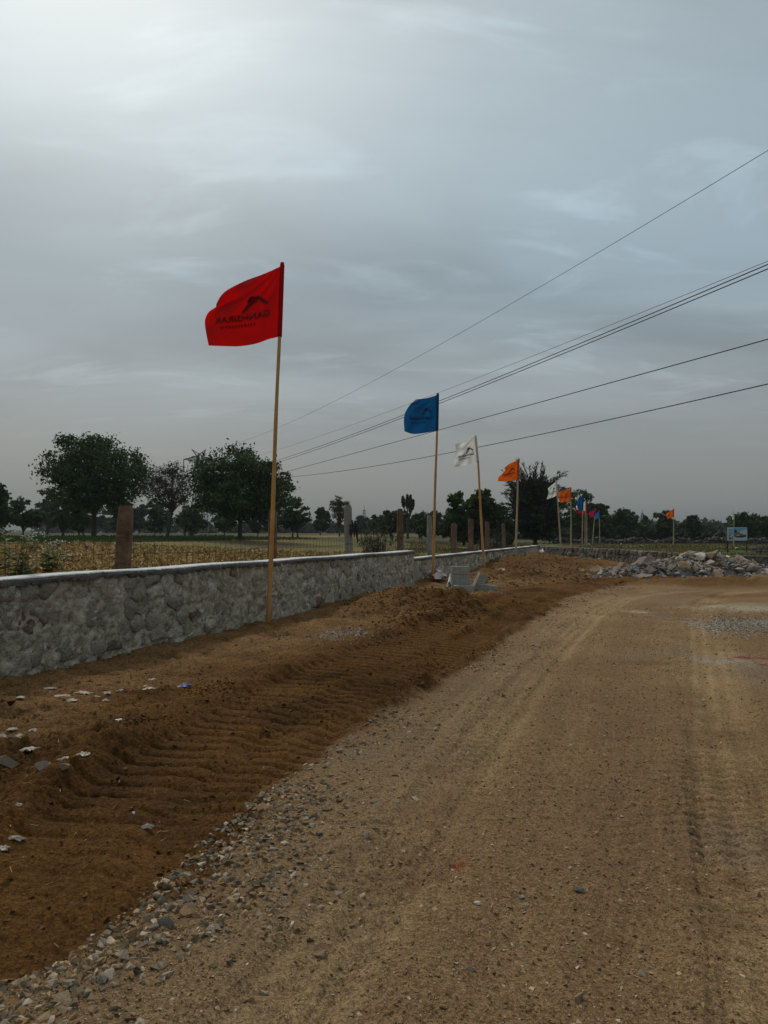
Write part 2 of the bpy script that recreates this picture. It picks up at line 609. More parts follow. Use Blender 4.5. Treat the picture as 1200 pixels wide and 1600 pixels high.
MAT = dict(
    lot=mat_attr_ground('lot_soil', 34.0, 230.0, 0.03, 1.0, 0.6, 0.42),
    ground=mat_attr_ground('open_ground', 3.0, 22.0, 0.06, 0.9, 0.4, 0.3),
    mortar=mat_noisy('mortar', (0.20, 0.173, 0.122), (0.48, 0.422, 0.310), 7.0, 0.95, 1.0, 0.12, 10.0, c3=(0.72, 0.665, 0.55)),
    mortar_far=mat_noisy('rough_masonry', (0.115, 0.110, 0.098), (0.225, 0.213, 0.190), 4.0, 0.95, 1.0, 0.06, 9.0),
    coping=mat_noisy('coping_mortar', (0.11, 0.108, 0.098), (0.20, 0.195, 0.18), 12.0, 0.95, 1.0, 0.03, 40.0),
    white_top=mat_noisy('pale_cement', (0.52, 0.51, 0.48), (0.74, 0.73, 0.70), 7.0, 0.9, 0.4, 0.01, 40.0),
    stone=mat_stone_wall('wall_stone'),
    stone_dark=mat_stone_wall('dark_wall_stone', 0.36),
    rock=mat_rock('heap_rock', [(0.280, 0.229, 0.184), (0.213, 0.172, 0.138), (0.358, 0.291, 0.230), (0.246, 0.198, 0.156), (0.302, 0.244, 0.179),
                                (0.403, 0.270, 0.152), (0.146, 0.116, 0.092), (0.358, 0.286, 0.221), (0.280, 0.203, 0.133), (0.560, 0.468, 0.368), (0.235, 0.172, 0.115)], 3.0),
    rock_pale=mat_noisy('pale_rock', (0.42, 0.38, 0.30), (0.62, 0.57, 0.46), 4.0),
    rock_white=mat_noisy('whitish_rock', (0.34, 0.30, 0.29), (0.70, 0.68, 0.67), 5.0),
    pebble=mat_rock('road_stone', [(0.27, 0.20, 0.13), (0.34, 0.25, 0.155), (0.21, 0.165, 0.115), (0.32, 0.255, 0.195), (0.33, 0.195, 0.095),
                                   (0.44, 0.36, 0.27), (0.26, 0.185, 0.105), (0.24, 0.205, 0.175)], 14.0),
    vcol=mat_vcol('loose_stone'),
    bark=mat_noisy('bark', (0.035, 0.027, 0.02), (0.075, 0.058, 0.043), 6.0),
    bark_dry=mat_noisy('dry_bark', (0.05, 0.042, 0.036), (0.085, 0.07, 0.06), 6.0),
    leaf=mat_leaf('leaf_dark', (0.0126, 0.0217, 0.0070), (0.0750, 0.1323, 0.0342), trans=0.15),
    leaf2=mat_leaf('leaf_olive', (0.0147, 0.0224, 0.0084), (0.0844, 0.1323, 0.0432), trans=0.15),
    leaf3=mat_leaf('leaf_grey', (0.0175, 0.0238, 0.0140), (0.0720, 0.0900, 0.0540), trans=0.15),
    needle=mat_leaf('needle_foliage', (0.020, 0.032, 0.020), (0.045, 0.062, 0.036), 0.6, 0.15),
    drytwig=mat_leaf('dry_leaf', (0.045, 0.040, 0.026), (0.075, 0.066, 0.045), 0.9, 0.15),
    bamboo=mat_noisy('bamboo', (0.42, 0.20, 0.055), (0.56, 0.30, 0.10), 5.0, 0.6, 0.2, 0.004, spec=0.35),
    bamboo_pale=mat_noisy('pale_bamboo', (0.36, 0.26, 0.14), (0.48, 0.37, 0.22), 5.0, 0.6, 0.2, 0.004, spec=0.35),
    red=mat_cloth('red_cloth', (0.62, 0.004, 0.004)),
    darkred=mat_cloth('dark_red_cloth', (0.40, 0.006, 0.02)),
    blue=mat_cloth('blue_cloth', (0.006, 0.105, 0.29)),
    skyblue=mat_cloth('light_blue_cloth', (0.02, 0.20, 0.48)),
    white=mat_cloth('white_cloth', (0.88, 0.87, 0.82), 0.5),
    orange=mat_cloth('orange_cloth', (0.85, 0.14, 0.008)),
    magenta=mat_cloth('magenta_cloth', (0.58, 0.008, 0.12)),
    ink=mat_plain('black_print', (0.012, 0.011, 0.012), 0.7),
    ink_red=mat_plain('dark_red_print', (0.13, 0.006, 0.005), 0.7),
    ink_blue=mat_plain('dark_blue_print', (0.005, 0.050, 0.13), 0.7),
    post_brown=mat_noisy('brown_stone_post', (0.055, 0.034, 0.021), (0.150, 0.092, 0.055), 5.0, 0.9, 1.0, 0.04, 9.0, c3=(0.21, 0.145, 0.095)),
    post_grey=mat_noisy('grey_stone_post', (0.16, 0.15, 0.125), (0.29, 0.27, 0.225), 5.0, 0.9, 0.6, 0.02, 18.0),
    post_dark=mat_noisy('dark_stone_post', (0.10, 0.06, 0.042), (0.19, 0.12, 0.085), 5.0, 0.9, 0.6, 0.02, 18.0),
    wire=mat_plain('rusty_wire', (0.06, 0.045, 0.035), 0.6),
    cable=mat_plain('cable', (0.03, 0.03, 0.032), 0.5),
    steel=mat_plain('galvanised_steel', (0.16, 0.17, 0.175), 0.6),
    block=mat_noisy('concrete_block', (0.25, 0.24, 0.20), (0.38, 0.36, 0.31), 9.0, 0.95, 0.6, 0.01, 45.0),
    plastic=mat_noisy('white_plastic', (0.60, 0.60, 0.61), (0.80, 0.80, 0.81), 9.0, 0.5, 0.4, 0.02, 16.0, spec=0.4),
    sack=mat_noisy('dusty_sack', (0.24, 0.17, 0.15), (0.52, 0.46, 0.43), 5.0, 0.85, 0.5, 0.02, 14.0),
    paper=mat_noisy('paper_scrap', (0.34, 0.27, 0.20), (0.66, 0.58, 0.49), 9.0, 0.9, 0.3, 0.01),
    bluewrap=mat_plain('blue_wrapper', (0.06, 0.085, 0.22), 0.5),
    rag=mat_noisy('black_rag', (0.015, 0.014, 0.014), (0.05, 0.045, 0.045), 9.0),
    clod=mat_noisy('soil_clod', (0.070, 0.034, 0.013), (0.130, 0.064, 0.026), 12.0),
    weed=mat_leaf('weed_leaf', (0.075, 0.105, 0.036), (0.19, 0.22, 0.09), 9.0, 0.3),
    weed_stem=mat_plain('weed_stem', (0.12, 0.10, 0.045)),
    flower=mat_plain('white_flower', (0.70, 0.66, 0.66), 0.8),
    stub=mat_vcol('stubble', 0.9, 0.25, 8.0),
    grass=mat_leaf('green_blade', (0.028, 0.055, 0.012), (0.055, 0.090, 0.022), 0.8, 0.3),
    drygrass=mat_leaf('dry_blade', (0.11, 0.095, 0.03), (0.19, 0.15, 0.055), 0.4, 0.3),
    black=mat_plain('black_steel', (0.02, 0.02, 0.022), 0.5),
    sign_white=mat_plain('sign_white', (0.58, 0.64, 0.68), 0.5),
    sign_blue=mat_plain('sign_sky_blue', (0.20, 0.34, 0.48), 0.5),
    sign_mid=mat_plain('sign_pale_blue', (0.42, 0.52, 0.60), 0.5),
    sign_olive=mat_plain('sign_olive', (0.17, 0.16, 0.07), 0.5),
    sign_dark=mat_plain('sign_dark', (0.03, 0.04, 0.045), 0.5),
    sign_green=mat_plain('sign_green', (0.06, 0.10, 0.06), 0.5),
    sign_grey=mat_plain('sign_grey', (0.22, 0.26, 0.30), 0.5),
)

# ------------------------------------------------------------------ layout of the walls (ground points, metres)
W1A = np.array(gpt(0, 1055))
W1B = np.array(gpt(648, 917))
WD = (W1B - W1A) / np.linalg.norm(W1B - W1A)          # along the wall, away from the camera
WN = np.array([-WD[1], WD[0]])                        # to the field side
W1S = W1A - WD * 5.5
W2A = np.array(gpt(655, 908)) - WD * 2.1
W2B = np.array((9.7, 46.5))
W3 = [np.array((9.75, 46.45)), np.array((11.7, 35.5)), np.array((12.85, 27.6)), np.array((14.2, 27.0)), np.array((22.0, 26.6))]
LOT = [tuple(W1S + WN * 0.2 - WD * 12), tuple(W1S + WN * 0.2), tuple(W1B + WN * 0.2), tuple(np.array(gpt(655, 908)) + WN * 0.18),
       tuple(W2B + WN * 0.18)] + [tuple(p + np.array((0.16, 0.1))) for p in W3] + [(60, 26.6), (60, -30), (-12, -30)]


def ufield(X, Y):
    return (X - W1A[0]) * WN[0] + (Y - W1A[1]) * WN[1]


def ground_z(X, Y):
    """open land outside the lot"""
    X = np.asarray(X, float)
    Y = np.asarray(Y, float)
    u = ufield(X, Y)
    r = np.hypot(X, Y)
    z = 1.1 * sstep(10, 55, u) + 1.35 * sstep(110, 320, r) * (1 - 0.6 * sstep(20, 60, u)) + 6.0 * sstep(500, 1600, r)
    z = z + 0.06 * fbm(X, Y, 0.25, 4, 5) + 0.10 * sstep(-1, 3, X - 10.5) * sstep(24, 28, Y)
    return z


GL = lambda pts, n=4: smooth_line([gpt(*p) for p in pts], n)
# edge between the loose dark soil and the road
EDGE = GL([(-260, 1760), (-60, 1600), (70, 1545), (180, 1470), (300, 1370), (420, 1258), (560, 1155), (700, 1062), (800, 1000), (858, 962), (900, 934), (965, 917), (1060, 911), (1300, 912)])
TREADS = [(GL([(-160, 1640), (40, 1440), (180, 1290), (330, 1160), (470, 1078), (600, 1018), (700, 978), (770, 952), (830, 925)]), 0.46, 0.185, 0.042),
          (GL([(300, 1330), (450, 1160), (560, 1090), (690, 1022), (780, 975), (850, 940)]), 0.30, 0.17, 0.034)]
ROADT = [(GL([(330, 1760), (480, 1560), (600, 1400), (700, 1250), (790, 1120), (870, 1020), (930, 962), (985, 935), (1060, 924), (1180, 921)]), 0.21, 1.0),
         (GL([(600, 1300), (700, 1130), (790, 1040), (860, 985), (910, 950), (960, 932), (1030, 922)]), 0.16, 0.7),
         (GL([(1260, 1640), (1200, 1400), (1150, 1220), (1120, 1100), (1105, 1010), (1098, 960), (1108, 938), (1150, 926), (1230, 922)]), 0.22, 1.0),
         (GL([(1000, 1500), (1005, 1250), (1020, 1080), (1035, 985), (1050, 950), (1090, 932), (1200, 925)]), 0.13, 0.30),
         (GL([(420, 1700), (560, 1480), (660, 1330), (750, 1190), (840, 1070), (915, 980), (970, 942), (1050, 925)]), 0.06, 0.55),
         (GL([(520, 1500), (640, 1290), (740, 1130), (830, 1035), (895, 970), (950, 938)]), 0.05, 0.5),
         (GL([(1130, 1640), (1100, 1380), (1075, 1200), (1065, 1060), (1068, 980), (1080, 945), (1130, 926)]), 0.06, 0.45),
         (GL([(1300, 1560), (1230, 1330), (1180, 1170), (1150, 1060), (1135, 990), (1140, 950)]), 0.06, 0.5),
         (GL([(790, 1640), (850, 1330), (900, 1120), (930, 1010), (960, 960), (1010, 935)]), 0.12, 0.30)]
MOUNDS = [((0.5, 14.6), 1.2, 1.6, 0.33, 20), ((0.6, 16.6), 0.9, 1.2, 0.22, 25), ((2.0, 14.0), 0.9, 0.5, 0.17, 0),
          ((6.0, 34.0), 1.6, 3.6, 0.42, -20), ((8.3, 40.5), 1.2, 3.0, 0.40, -20), ((9.4, 36.0), 1.8, 3.0, 0.30, 10), ((8.6, 29.5), 2.0, 2.0, 0.24, 0),
          ((7.2, 27.0), 2.0, 0.8, 0.14, 10), ((9.6, 21.3), 3.2, 0.7, 0.16, 0), ((14.0, 21.6), 3.2, 0.8, 0.18, 0), ((4.4, 26.4), 1.5, 1.6, 0.16, 0), ((-1.9, 12.05), 0.28, 0.28, 0.07, 0), ((1.52, 23.0), 0.3, 0.3, 0.09, 0), ((3.93, 29.0), 0.35, 0.35, 0.1, 0)]


def lot_fields(X, Y):
    """height and albedo of the building plot's ground"""
    X = np.asarray(X, float)
    Y = np.asarray(Y, float)
    de, se, _ = polydist(X, Y, EDGE)
    wob = 0.22 * fbm(X, Y, 0.9, 3, 11) + 0.10 * fbm(X, Y, 3.5, 2, 12)
    sd = de * se + wob                                   # >0 on the wall side
    soil = sstep(-0.05, 0.12, sd)
    r = np.hypot(X, Y)
    n1 = fbm(X, Y, 0.55, 4, 1)
    n2 = fbm(X, Y, 2.6, 4, 2)
    n3 = fbm(X, Y, 11.0, 4, 3, 0.6)
    n4 = fbm(X, Y, 38.0, 3, 4, 0.6)
    lod = 1 - sstep(12, 34, r)
    hard = 1 + 0 * r
    lod4 = 1 - sstep(5, 14, r)
    # ---- height
    z = 0.03 * n1
    zs = 0.06 * sstep(0.0, 0.6, sd) * (1 - sstep(1.0, 3.0, sd)) - 0.06 * sstep(1.5, 3.5, sd) + 0.055 * n2 + 0.034 * n3 * (0.4 + 0.6 * lod) + 0.016 * n4 * lod4
    clodm = sstep(0.10, 0.5, fbm(X, Y, 1.3, 3, 21))
    zs = zs + clodm * 0.10 * np.abs(n3) * (0.5 + 0.5 * lod)
    zr = 0.012 * n2 + 0.004 * n3 * lod + 0.003 * n4 * lod4
    tread_m = np.zeros(X.shape)
    for pts, hw, sp, amp in TREADS:
        d, s, arc = polydist(X, Y, pts, 1.2)
        if d.min() > 1.5:
            continue
        m = 1 - sstep(hw * 0.75, hw * 1.15, d + 0.12 * fbm(X, Y, 1.7, 2, 31))
        ph = arc / sp + 0.35 * np.abs(d * s) / hw + 0.40 * fbm(X, Y, 0.9, 3, 33) - 0.45 * (d * s) / hw
        gd = np.abs(ph - np.round(ph)) * sp
        groove = np.exp(-(gd / (0.028 + 0.010 * n2)) ** 2) * sstep(-0.9, -0.25, fbm(X, Y, 3.0, 2, 37))
        keep = sstep(-1.0, -0.35, fbm(X, Y, 0.7, 2, 35)) * (0.12 + 0.88 * sstep(3.0, 4.6, r))
        zs = zs * (1 - 0.80 * m) + m * (-0.02 - amp * (1 + 0.7 * sstep(5, 10, r)) * keep * groove * (1 + 0.5 * n3))
        zs = zs + 0.035 * np.exp(-((d - hw * 1.25) / 0.10) ** 2) * (0.6 + n2)
        tread_m = np.maximum(tread_m, m)
    track = np.zeros(X.shape)
    for pts, hw, k in ROADT:
        d, s, arc = polydist(X, Y, pts, 1.2)
        if d.min() > 1.5:
            continue
        d2 = d + 0.07 * fbm(X, Y, 1.6, 3, 41)
        m = (1 - sstep(hw * 0.75, hw * 1.25, d2)) * k
        ms = (1 - sstep(hw * 1.2, hw * 2.6, d2)) * k
        lp = arc / 0.12 + 0.8 * np.abs(d * s) / hw + 0.25 * fbm(X, Y, 2.0, 2, 46)
        lug = -np.exp(-((np.abs(lp - np.round(lp)) * 0.12) / 0.020) ** 2)
        zr = zr - 0.016 * m + (0.35 * m + 0.65 * ms) * (0.006 + 0.014 * sstep(2.8, 4.5, r)) * lug * lod * sstep(-0.3, 0.3, fbm(X, Y, 0.7, 2, 43))
        zr = zr + 0.012 * np.exp(-((d - hw * 1.3) / 0.09) ** 2) * k
        grooves = np.cos(d * s / hw * 9.0)
        zr = zr + m * 0.006 * grooves * lod
        track = np.maximum(track, np.maximum(m * (0.78 + 0.22 * grooves), 0.25 * ms) * sstep(-0.8, 0.25, fbm(X, Y, 0.9, 4, 44) + 0.3 * n3))
    far = sstep(18, 26, Y) * soil
    z = z + zs * soil + zr * (1 - soil) + far * (0.13 * fbm(X, Y, 1.5, 5, 54, 0.6) + 0.05 * np.abs(n3))
    mound = np.zeros(X.shape)
    for (cx, cy), rx, ry, h, rot in MOUNDS:
        if (np.abs(X - cx).min() > 3.2 * max(rx, ry)) or (np.abs(Y - cy).min() > 3.2 * max(rx, ry)):
            continue
        a = R(rot)
        px, py = (X - cx) * math.cos(a) + (Y - cy) * math.sin(a), -(X - cx) * math.sin(a) + (Y - cy) * math.cos(a)
        q = np.exp(-1.1 * ((px / rx) ** 2 + (py / ry) ** 2) * (1 + 0.5 * fbm(X, Y, 0.8, 3, 51)))
        mound = np.maximum(mound, q)
        z = z + h * q + 0.16 * q * fbm(X, Y, 2.2, 5, 52, 0.62)
    # ---- albedo
    damp = np.array((0.135, 0.061, 0.0150))
    dry = np.array((0.215, 0.116, 0.046))
    road = np.array((0.240, 0.144, 0.070))
    tan = np.array((0.362, 0.236, 0.116))
    grey = np.array((0.27, 0.235, 0.185))
    k = sstep(1.3, 3.4, sd + 0.7 * n1)                   # dry towards the wall
    k = np.clip(k + 0.5 * n2 * k + 0.3 * n3 * k, 0, 1) * (1 - 0.75 * mound)
    cs = damp[None] * (1 - k)[..., None] + dry[None] * k[..., None] if X.ndim == 1 else None
    cs = cs * (1 + 0.28 * n2 + 0.26 * n3 - 0.30 * clodm)[..., None]
    cr = road[None] * (1 - track)[..., None] + tan[None] * track[..., None]
    pat = sstep(0.2, 0.65, fbm(X, Y, 0.8, 4, 61))
    cr = cr * (1 + 0.16 * n1 + 0.14 * n2 + 0.08 * n3)[..., None]
    cr = cr * (1 - 0.35 * pat)[..., None] + (grey * 0.72)[None] * (0.35 * pat)[..., None]
    # dirty strip of crushed stone along the soil's edge
    gs = np.exp(-((sd + 0.45) / 0.4) ** 2) * (1 - sstep(9, 20, r))
    cr = cr * (1 - 0.45 * gs)[..., None] + (np.array((0.25, 0.175, 0.095)))[None] * (0.45 * gs)[..., None]
    C = cs * soil[..., None] + cr * (1 - soil)[..., None]
    # pale cement spill and the damp cross band at the far end
    for (px, py, rx, ry, col, f) in CUTS:
        gx, gy = gpt(px, py)
        if np.abs(X - gx).min() > 2.5 * rx or np.abs(Y - gy).min() > 2.5 * ry:
            continue
        q = np.clip(1.25 - np.hypot((X - gx) / rx, (Y - gy) / ry) + 0.75 * fbm(X, Y, 1.4 / min(rx, ry), 4, int(px)), 0, 1)
        q = fade(q) * f
        C = C * (1 - q)[..., None] + np.array(col)[None] * q[..., None]
    C = np.clip(C, 0.004, 0.9)
    lot_fields.soil = soil
    return z, C, sd, track


CUTS = [(1180, 951, 1.5, 0.9, (0.42, 0.36, 0.25), 0.75), (1190, 972, 1.4, 0.55, (0.30, 0.285, 0.265), 0.8), (1150, 1036, 0.55, 0.5, (0.42, 0.35, 0.26), 0.6),
        (995, 956, 0.25, 0.4, (0.44, 0.34, 0.20), 0.8), (1165, 1030, 0.26, 0.10, (0.22, 0.035, 0.02), 0.8), (1198, 1040, 0.15, 0.10, (0.22, 0.03, 0.02), 0.8),
        (718, 1352, 0.055, 0.05, (0.23, 0.055, 0.018), 0.75), (1138, 1364, 0.08, 0.07, (0.20, 0.065, 0.025), 0.5), (965, 1470, 0.07, 0.08, (0.17, 0.07, 0.03), 0.4),
        (1010, 1036, 0.35, 0.2, (0.15, 0.085, 0.035), 0.5), (1080, 914, 3.5, 0.8, (0.16, 0.075, 0.02), 0.8), (1180, 930, 1.6, 0.5, (0.18, 0.09, 0.03), 0.7),
        (540, 990, 0.5, 0.5, (0.26, 0.21, 0.15), 0.35), (730, 915, 1.0, 1.2, (0.23, 0.155, 0.08), 0.6), (930, 905, 1.6, 1.2, (0.22, 0.17, 0.11), 0.35),
        (1085, 1385, 0.07, 0.10, (0.13, 0.07, 0.03), 0.5),
        (800, 888, 1.4, 4.0, (0.115, 0.055, 0.016), 0.8), (870, 884, 1.6, 4.0, (0.125, 0.06, 0.018), 0.75), (905, 900, 2.2, 1.6, (0.13, 0.062, 0.02), 0.7), (650, 955, 1.2, 1.6, (0.12, 0.053, 0.0135), 0.7)]


def lot_z(x, y):
    z, _, _, _ = lot_fields(np.array([x]), np.array([y]))
    return float(z[0])


# ------------------------------------------------------------------ ground
def build_lot():
    na, nr = 640, 1080
    th = np.linspace(R(-46), R(46), na)
    rr = 1.3 * (58 / 1.3) ** np.linspace(0, 1, nr)
    T, RR = np.meshgrid(th, rr)
    X = (np.sin(T) * RR).ravel()
    Y = (np.cos(T) * RR).ravel()
    z, C, sd, tr = lot_fields(X, Y)
    ins = in_poly(X, Y, LOT).reshape(nr, na)
    idx = np.arange(na * nr).reshape(nr, na)
    keep = ins[:-1, :-1] | ins[1:, :-1] | ins[:-1, 1:] | ins[1:, 1:]
    q = np.stack([idx[:-1, :-1], idx[:-1, 1:], idx[1:, 1:], idx[1:, :-1]], -1)[keep]
    used = np.unique(q)
    remap = np.full(na * nr, -1)
    remap[used] = np.arange(len(used))
    V = np.stack([X, Y, z], 1)[used]
    me = mesh_np('dirt_road', V, remap[q][:, ::-1])
    set_col(me, C[used], lot_fields.soil[used])
    o = obj('dirt_road', me, MAT['lot'], smooth=True)
    tag(o, kind='structure')


def build_ground():
    front = np.linspace(R(-50), R(50), 420)
    back = np.linspace(R(50), R(310), 90)[1:-1]
    th = np.concatenate([front, back])
    na = len(th)
    rr = np.concatenate([[0.4], 1.0 * (2600) ** np.linspace(0, 1, 330)])
    nr = len(rr)
    T, RR = np.meshgrid(th, rr)
    X = (np.sin(T) * RR).ravel()
    Y = (np.cos(T) * RR).ravel()
    z = ground_z(X, Y)
    ins = in_poly(X, Y, LOT)
    z = np.where(ins, -0.16, z)
    u = ufield(X, Y)
    r = RR.ravel()
    n1 = fbm(X, Y, 0.12, 4, 71)
    n2 = fbm(X, Y, 0.9, 4, 72)
    stub = np.array((0.24, 0.145, 0.05))
    green = np.array((0.055, 0.085, 0.025))
    tan = np.array((0.135, 0.098, 0.045))
    grass = np.array((0.150, 0.125, 0.042))
    soil = np.array((0.14, 0.08, 0.035))
    C = np.tile(stub, (len(X), 1)) * (1 + 0.25 * n1 + 0.25 * n2)[:, None]

    def lay(col, m):
        nonlocal C
        C = C * (1 - m)[:, None] + col[None] * (1 + 0.3 * n2 + 0.2 * n1)[:, None] * m[:, None]
    uu = u + 2.5 * n1
    s_ = (X - W1A[0]) * WD[0] + (Y - W1A[1]) * WD[1]     # along the wall
    lay(green, sstep(36, 39, uu) * (1 - sstep(50, 54, uu)) * (1 - sstep(70, 95, s_)))
    lay(tan, sstep(50, 56, uu))
    lay(green * 0.9, sstep(78, 84, uu) * (1 - sstep(98, 104, uu)))
    # patchy land behind the far part of the wall and behind the back wall
    lay(grass, sstep(26, 40, s_ + 4 * n1) * (1 - sstep(30, 40, uu)))
    lay(green * 1.1, sstep(26, 40, s_) * sstep(0.0, 0.5, fbm(X, Y, 0.10, 3, 75)) * (1 - sstep(40, 50, uu)))
    lay(tan * 0.75, sstep(0.1, 0.5, fbm(X, Y, 0.07, 3, 77)) * sstep(30, 40, s_) * (1 - sstep(30, 40, uu)))
    lay(np.array((0.085, 0.080, 0.040)), sstep(80, 105, r) * sstep(20, 50, s_) * (1 - sstep(30, 45, uu)))
    lay(np.array((0.07, 0.068, 0.034)), sstep(120, 220, r))
    C[ins] = soil
    idx = np.arange(na * nr).reshape(nr, na)
    nx = np.roll(idx, -1, axis=1)
    q = np.stack([idx[:-1], idx[1:], nx[1:], nx[:-1]], -1).reshape(-1, 4)
    me = mesh_np('ground', np.stack([X, Y, z], 1), q)
    set_col(me, np.clip(C, 0.01, 0.9))
    tag(obj('ground', me, MAT['ground'], smooth=True), kind='structure')


build_lot()
build_ground()


# ------------------------------------------------------------------ masonry walls
def clip_poly(poly, p, n):
    out = []
    for i in range(len(poly)):
        a, b = poly[i], poly[(i + 1) % len(poly)]
        da = (a[0] - p[0]) * n[0] + (a[1] - p[1]) * n[1]
        db = (b[0] - p[0]) * n[0] + (b[1] - p[1]) * n[1]
        if da <= 0:
            out.append(a)
        if da * db < 0:
            t = da / (da - db)
            out.append((a[0] + (b[0] - a[0]) * t, a[1] + (b[1] - a[1]) * t))
    return out


def stone_cells(L0, L1, H, rows, w, rnd):
    seeds = []
    rh = H / rows
    for i in range(rows):
        x = L0 + rnd.uniform(-w, 0)
        while x < L1 + w:
            seeds.append((x, (i + 0.5) * rh + rnd.uniform(-0.26, 0.26) * rh))
            x += w * rnd.uniform(0.6, 1.5)
    cells = []
    for i, s in enumerate(seeds):
        poly = [(s[0] - 2 * w, max(0, s[1] - 2 * rh)), (s[0] + 2 * w, max(0, s[1] - 2 * rh)), (s[0] + 2 * w, min(H, s[1] + 2 * rh)), (s[0] - 2 * w, min(H, s[1] + 2 * rh))]
        for j, t in enumerate(seeds):
            if i == j or abs(t[0] - s[0]) > 3 * w or abs(t[1] - s[1]) > 3 * rh:
                continue
            n = (t[0] - s[0], t[1] - s[1])
            poly = clip_poly(poly, ((s[0] + t[0]) / 2, (s[1] + t[1]) / 2), n)
            if len(poly) < 3:
                break
        if len(poly) >= 3:
            cx = sum(p[0] for p in poly) / len(poly)
            cz = sum(p[1] for p in poly) / len(poly)
            cells.append((cx, cz, [(p[0] - cx, p[1] - cz) for p in poly]))
    return cells


def stone_mesh(poly, bulge, rnd, shrink=0.94):
    """one face stone: x along the wall, y out of the wall (-), z up"""
    pts = []
    for i in range(len(poly)):
        a, b = poly[i], poly[(i + 1) % len(poly)]
        L = math.hypot(b[0] - a[0], b[1] - a[1])
        k = 2 if L > 0.10 else 1
        for t in range(k):
            f = t / k
            j = 0.028 if t else 0.012
            pts.append((a[0] + (b[0] - a[0]) * f + rnd.uniform(-j, j), a[1] + (b[1] - a[1]) * f + rnd.uniform(-j, j)))
    n = len(pts)
    V, F = [], []
    for sc, dep in ((shrink, 0.05), (shrink * 0.96, -bulge * 0.35 + 0.006), (shrink * 0.78, -bulge)):
        for p in pts:
            V.append((p[0] * sc, dep + rnd.uniform(-0.006, 0.006) * (dep < 0), p[1] * sc))
    V.append((0, -bulge * rnd.uniform(0.9, 1.3), 0))
    for r_ in range(2):
        for i in range(n):
            j = (i + 1) % n
            F.append((r_ * n + i, r_ * n + j, (r_ + 1) * n + j, (r_ + 1) * n + i))
    for i in range(n):
        F.append((2 * n + i, 2 * n + (i + 1) % n, 3 * n))
    return V, F


def wall_body(A, B, hfun, th, res, amp, seed, zlow=-0.35, batter=0.03):
    """a wall from A to B (front face on the line), front displaced; local x along, y into the wall"""
    L = np.linalg.norm(B - A)
    ns = int(L / res) + 2
    nz = int(1.1 / res) + 2
    S = np.linspace(0, L, ns)
    tz = np.linspace(0, 1, nz)
    H = np.array([hfun(s) for s in S])
    V = []
    SS, TT = np.meshgrid(S, tz, indexing='ij')
    ZZ = zlow + (H[:, None] - zlow) * TT
    D = amp * (0.9 * fbm(SS, ZZ, 4.0, 4, seed, 0.6) + 0.75 * fbm(SS * 1.0, ZZ, 13.0, 3, seed + 9, 0.6))
    rid = 1 - np.abs(fbm(SS + 0.1 * fbm(SS, ZZ, 7, 2, seed + 2), ZZ, 4.5, 3, seed + 12, 0.55)) * 9
    D = D - 0.03 * np.clip(rid, 0, 1) * (fbm(SS, ZZ, 2.5, 2, seed + 14) > -0.15)
    D = D + 0.035 * fbm(SS, ZZ * 0.6, 0.6, 2, seed + 3)
    course = np.exp(-((ZZ - 0.47 * H[:, None] - 0.02 * fbm(SS, SS * 0, 1.2, 3, seed + 4)) / 0.018) ** 2)
    D = D - 0.02 * course * (vnoise(SS * 1.1, SS * 0, seed + 6) > 0.25)
    YY = -D + batter * TT
    front = np.stack([SS, YY, ZZ], -1)
    back_t = np.stack([S, np.full(ns, th), H], -1)[:, None, :]
    back_b = np.stack([S, np.full(ns, th), np.full(ns, zlow)], -1)[:, None, :]
    G = np.concatenate([front, back_t, back_b], 1)
    m = G.shape[1]
    idx = np.arange(ns * m).reshape(ns, m)
    j2 = np.roll(idx, -1, axis=1)
    q = np.stack([idx[:-1], idx[1:], j2[1:], j2[:-1]], -1).reshape(-1, 4)
    caps = [idx[0][:, None].T, idx[-1][::-1][:, None].T]
    return mesh_np('wall', G.reshape(-1, 3), [q, np.ascontiguousarray(caps[0]), np.ascontiguousarray(caps[1])]), L


def coping_mesh(L0, L1, hfun, th, rnd, t=0.055, over=0.025):
    ns = max(2, int((L1 - L0) / 0.05))
    V, F = [], []
    for i in range(ns + 1):
        s = L0 + (L1 - L0) * i / ns
        h = hfun(s) - t + 0.006 * math.sin(s * 2.1)
        o = over + rnd.uniform(-0.02, 0.02) + 0.012 * math.sin(s * 5.3)
        d = rnd.uniform(-0.02, 0.016)
        V += [(s, -o * 0.6 + d * .3, h - 0.012 + d), (s, -o - 0.004, h + t * 0.45), (s, -o * 0.75, h + t * 0.93 + d * 0.2), (s, th * 0.5, h + t), (s, th + 0.015, h + t * 0.93), (s, th + 0.01, h - 0.01)]
    for i in range(ns):
        for k in range(6):
            a, b = i * 6 + k, i * 6 + (k + 1) % 6
            F.append((a, b, b + 6, a + 6))
    F.append(tuple(range(5, -1, -1)))
    F.append(tuple(ns * 6 + k for k in range(6)))
    return V, F


def skim_mesh(L0, L1, hfun, th, rnd, t=0.055):
    """thin pale cement layer on the coping, ragged front edge"""
    ns = max(2, int((L1 - L0) / 0.06))
    V, F = [], []
    for i in range(ns + 1):
        s = L0 + (L1 - L0) * i / ns
        h = hfun(s) + 0.006 * math.sin(s * 2.1) + 0.006
        y0 = -0.006 + rnd.uniform(-0.006, 0.05) + 0.015 * math.sin(s * 3.7)
        V += [(s, y0, h - 0.016), (s, y0 + 0.012, h), (s, th * 0.5, h + 0.006), (s, th - 0.01, h - 0.004), (s, th + 0.004, h - 0.014)]
    for i in range(ns):
        for k in range(4):
            a, b = i * 5 + k, i * 5 + k + 1
            F.append((a, a + 5, b + 5, b))
    return V, F


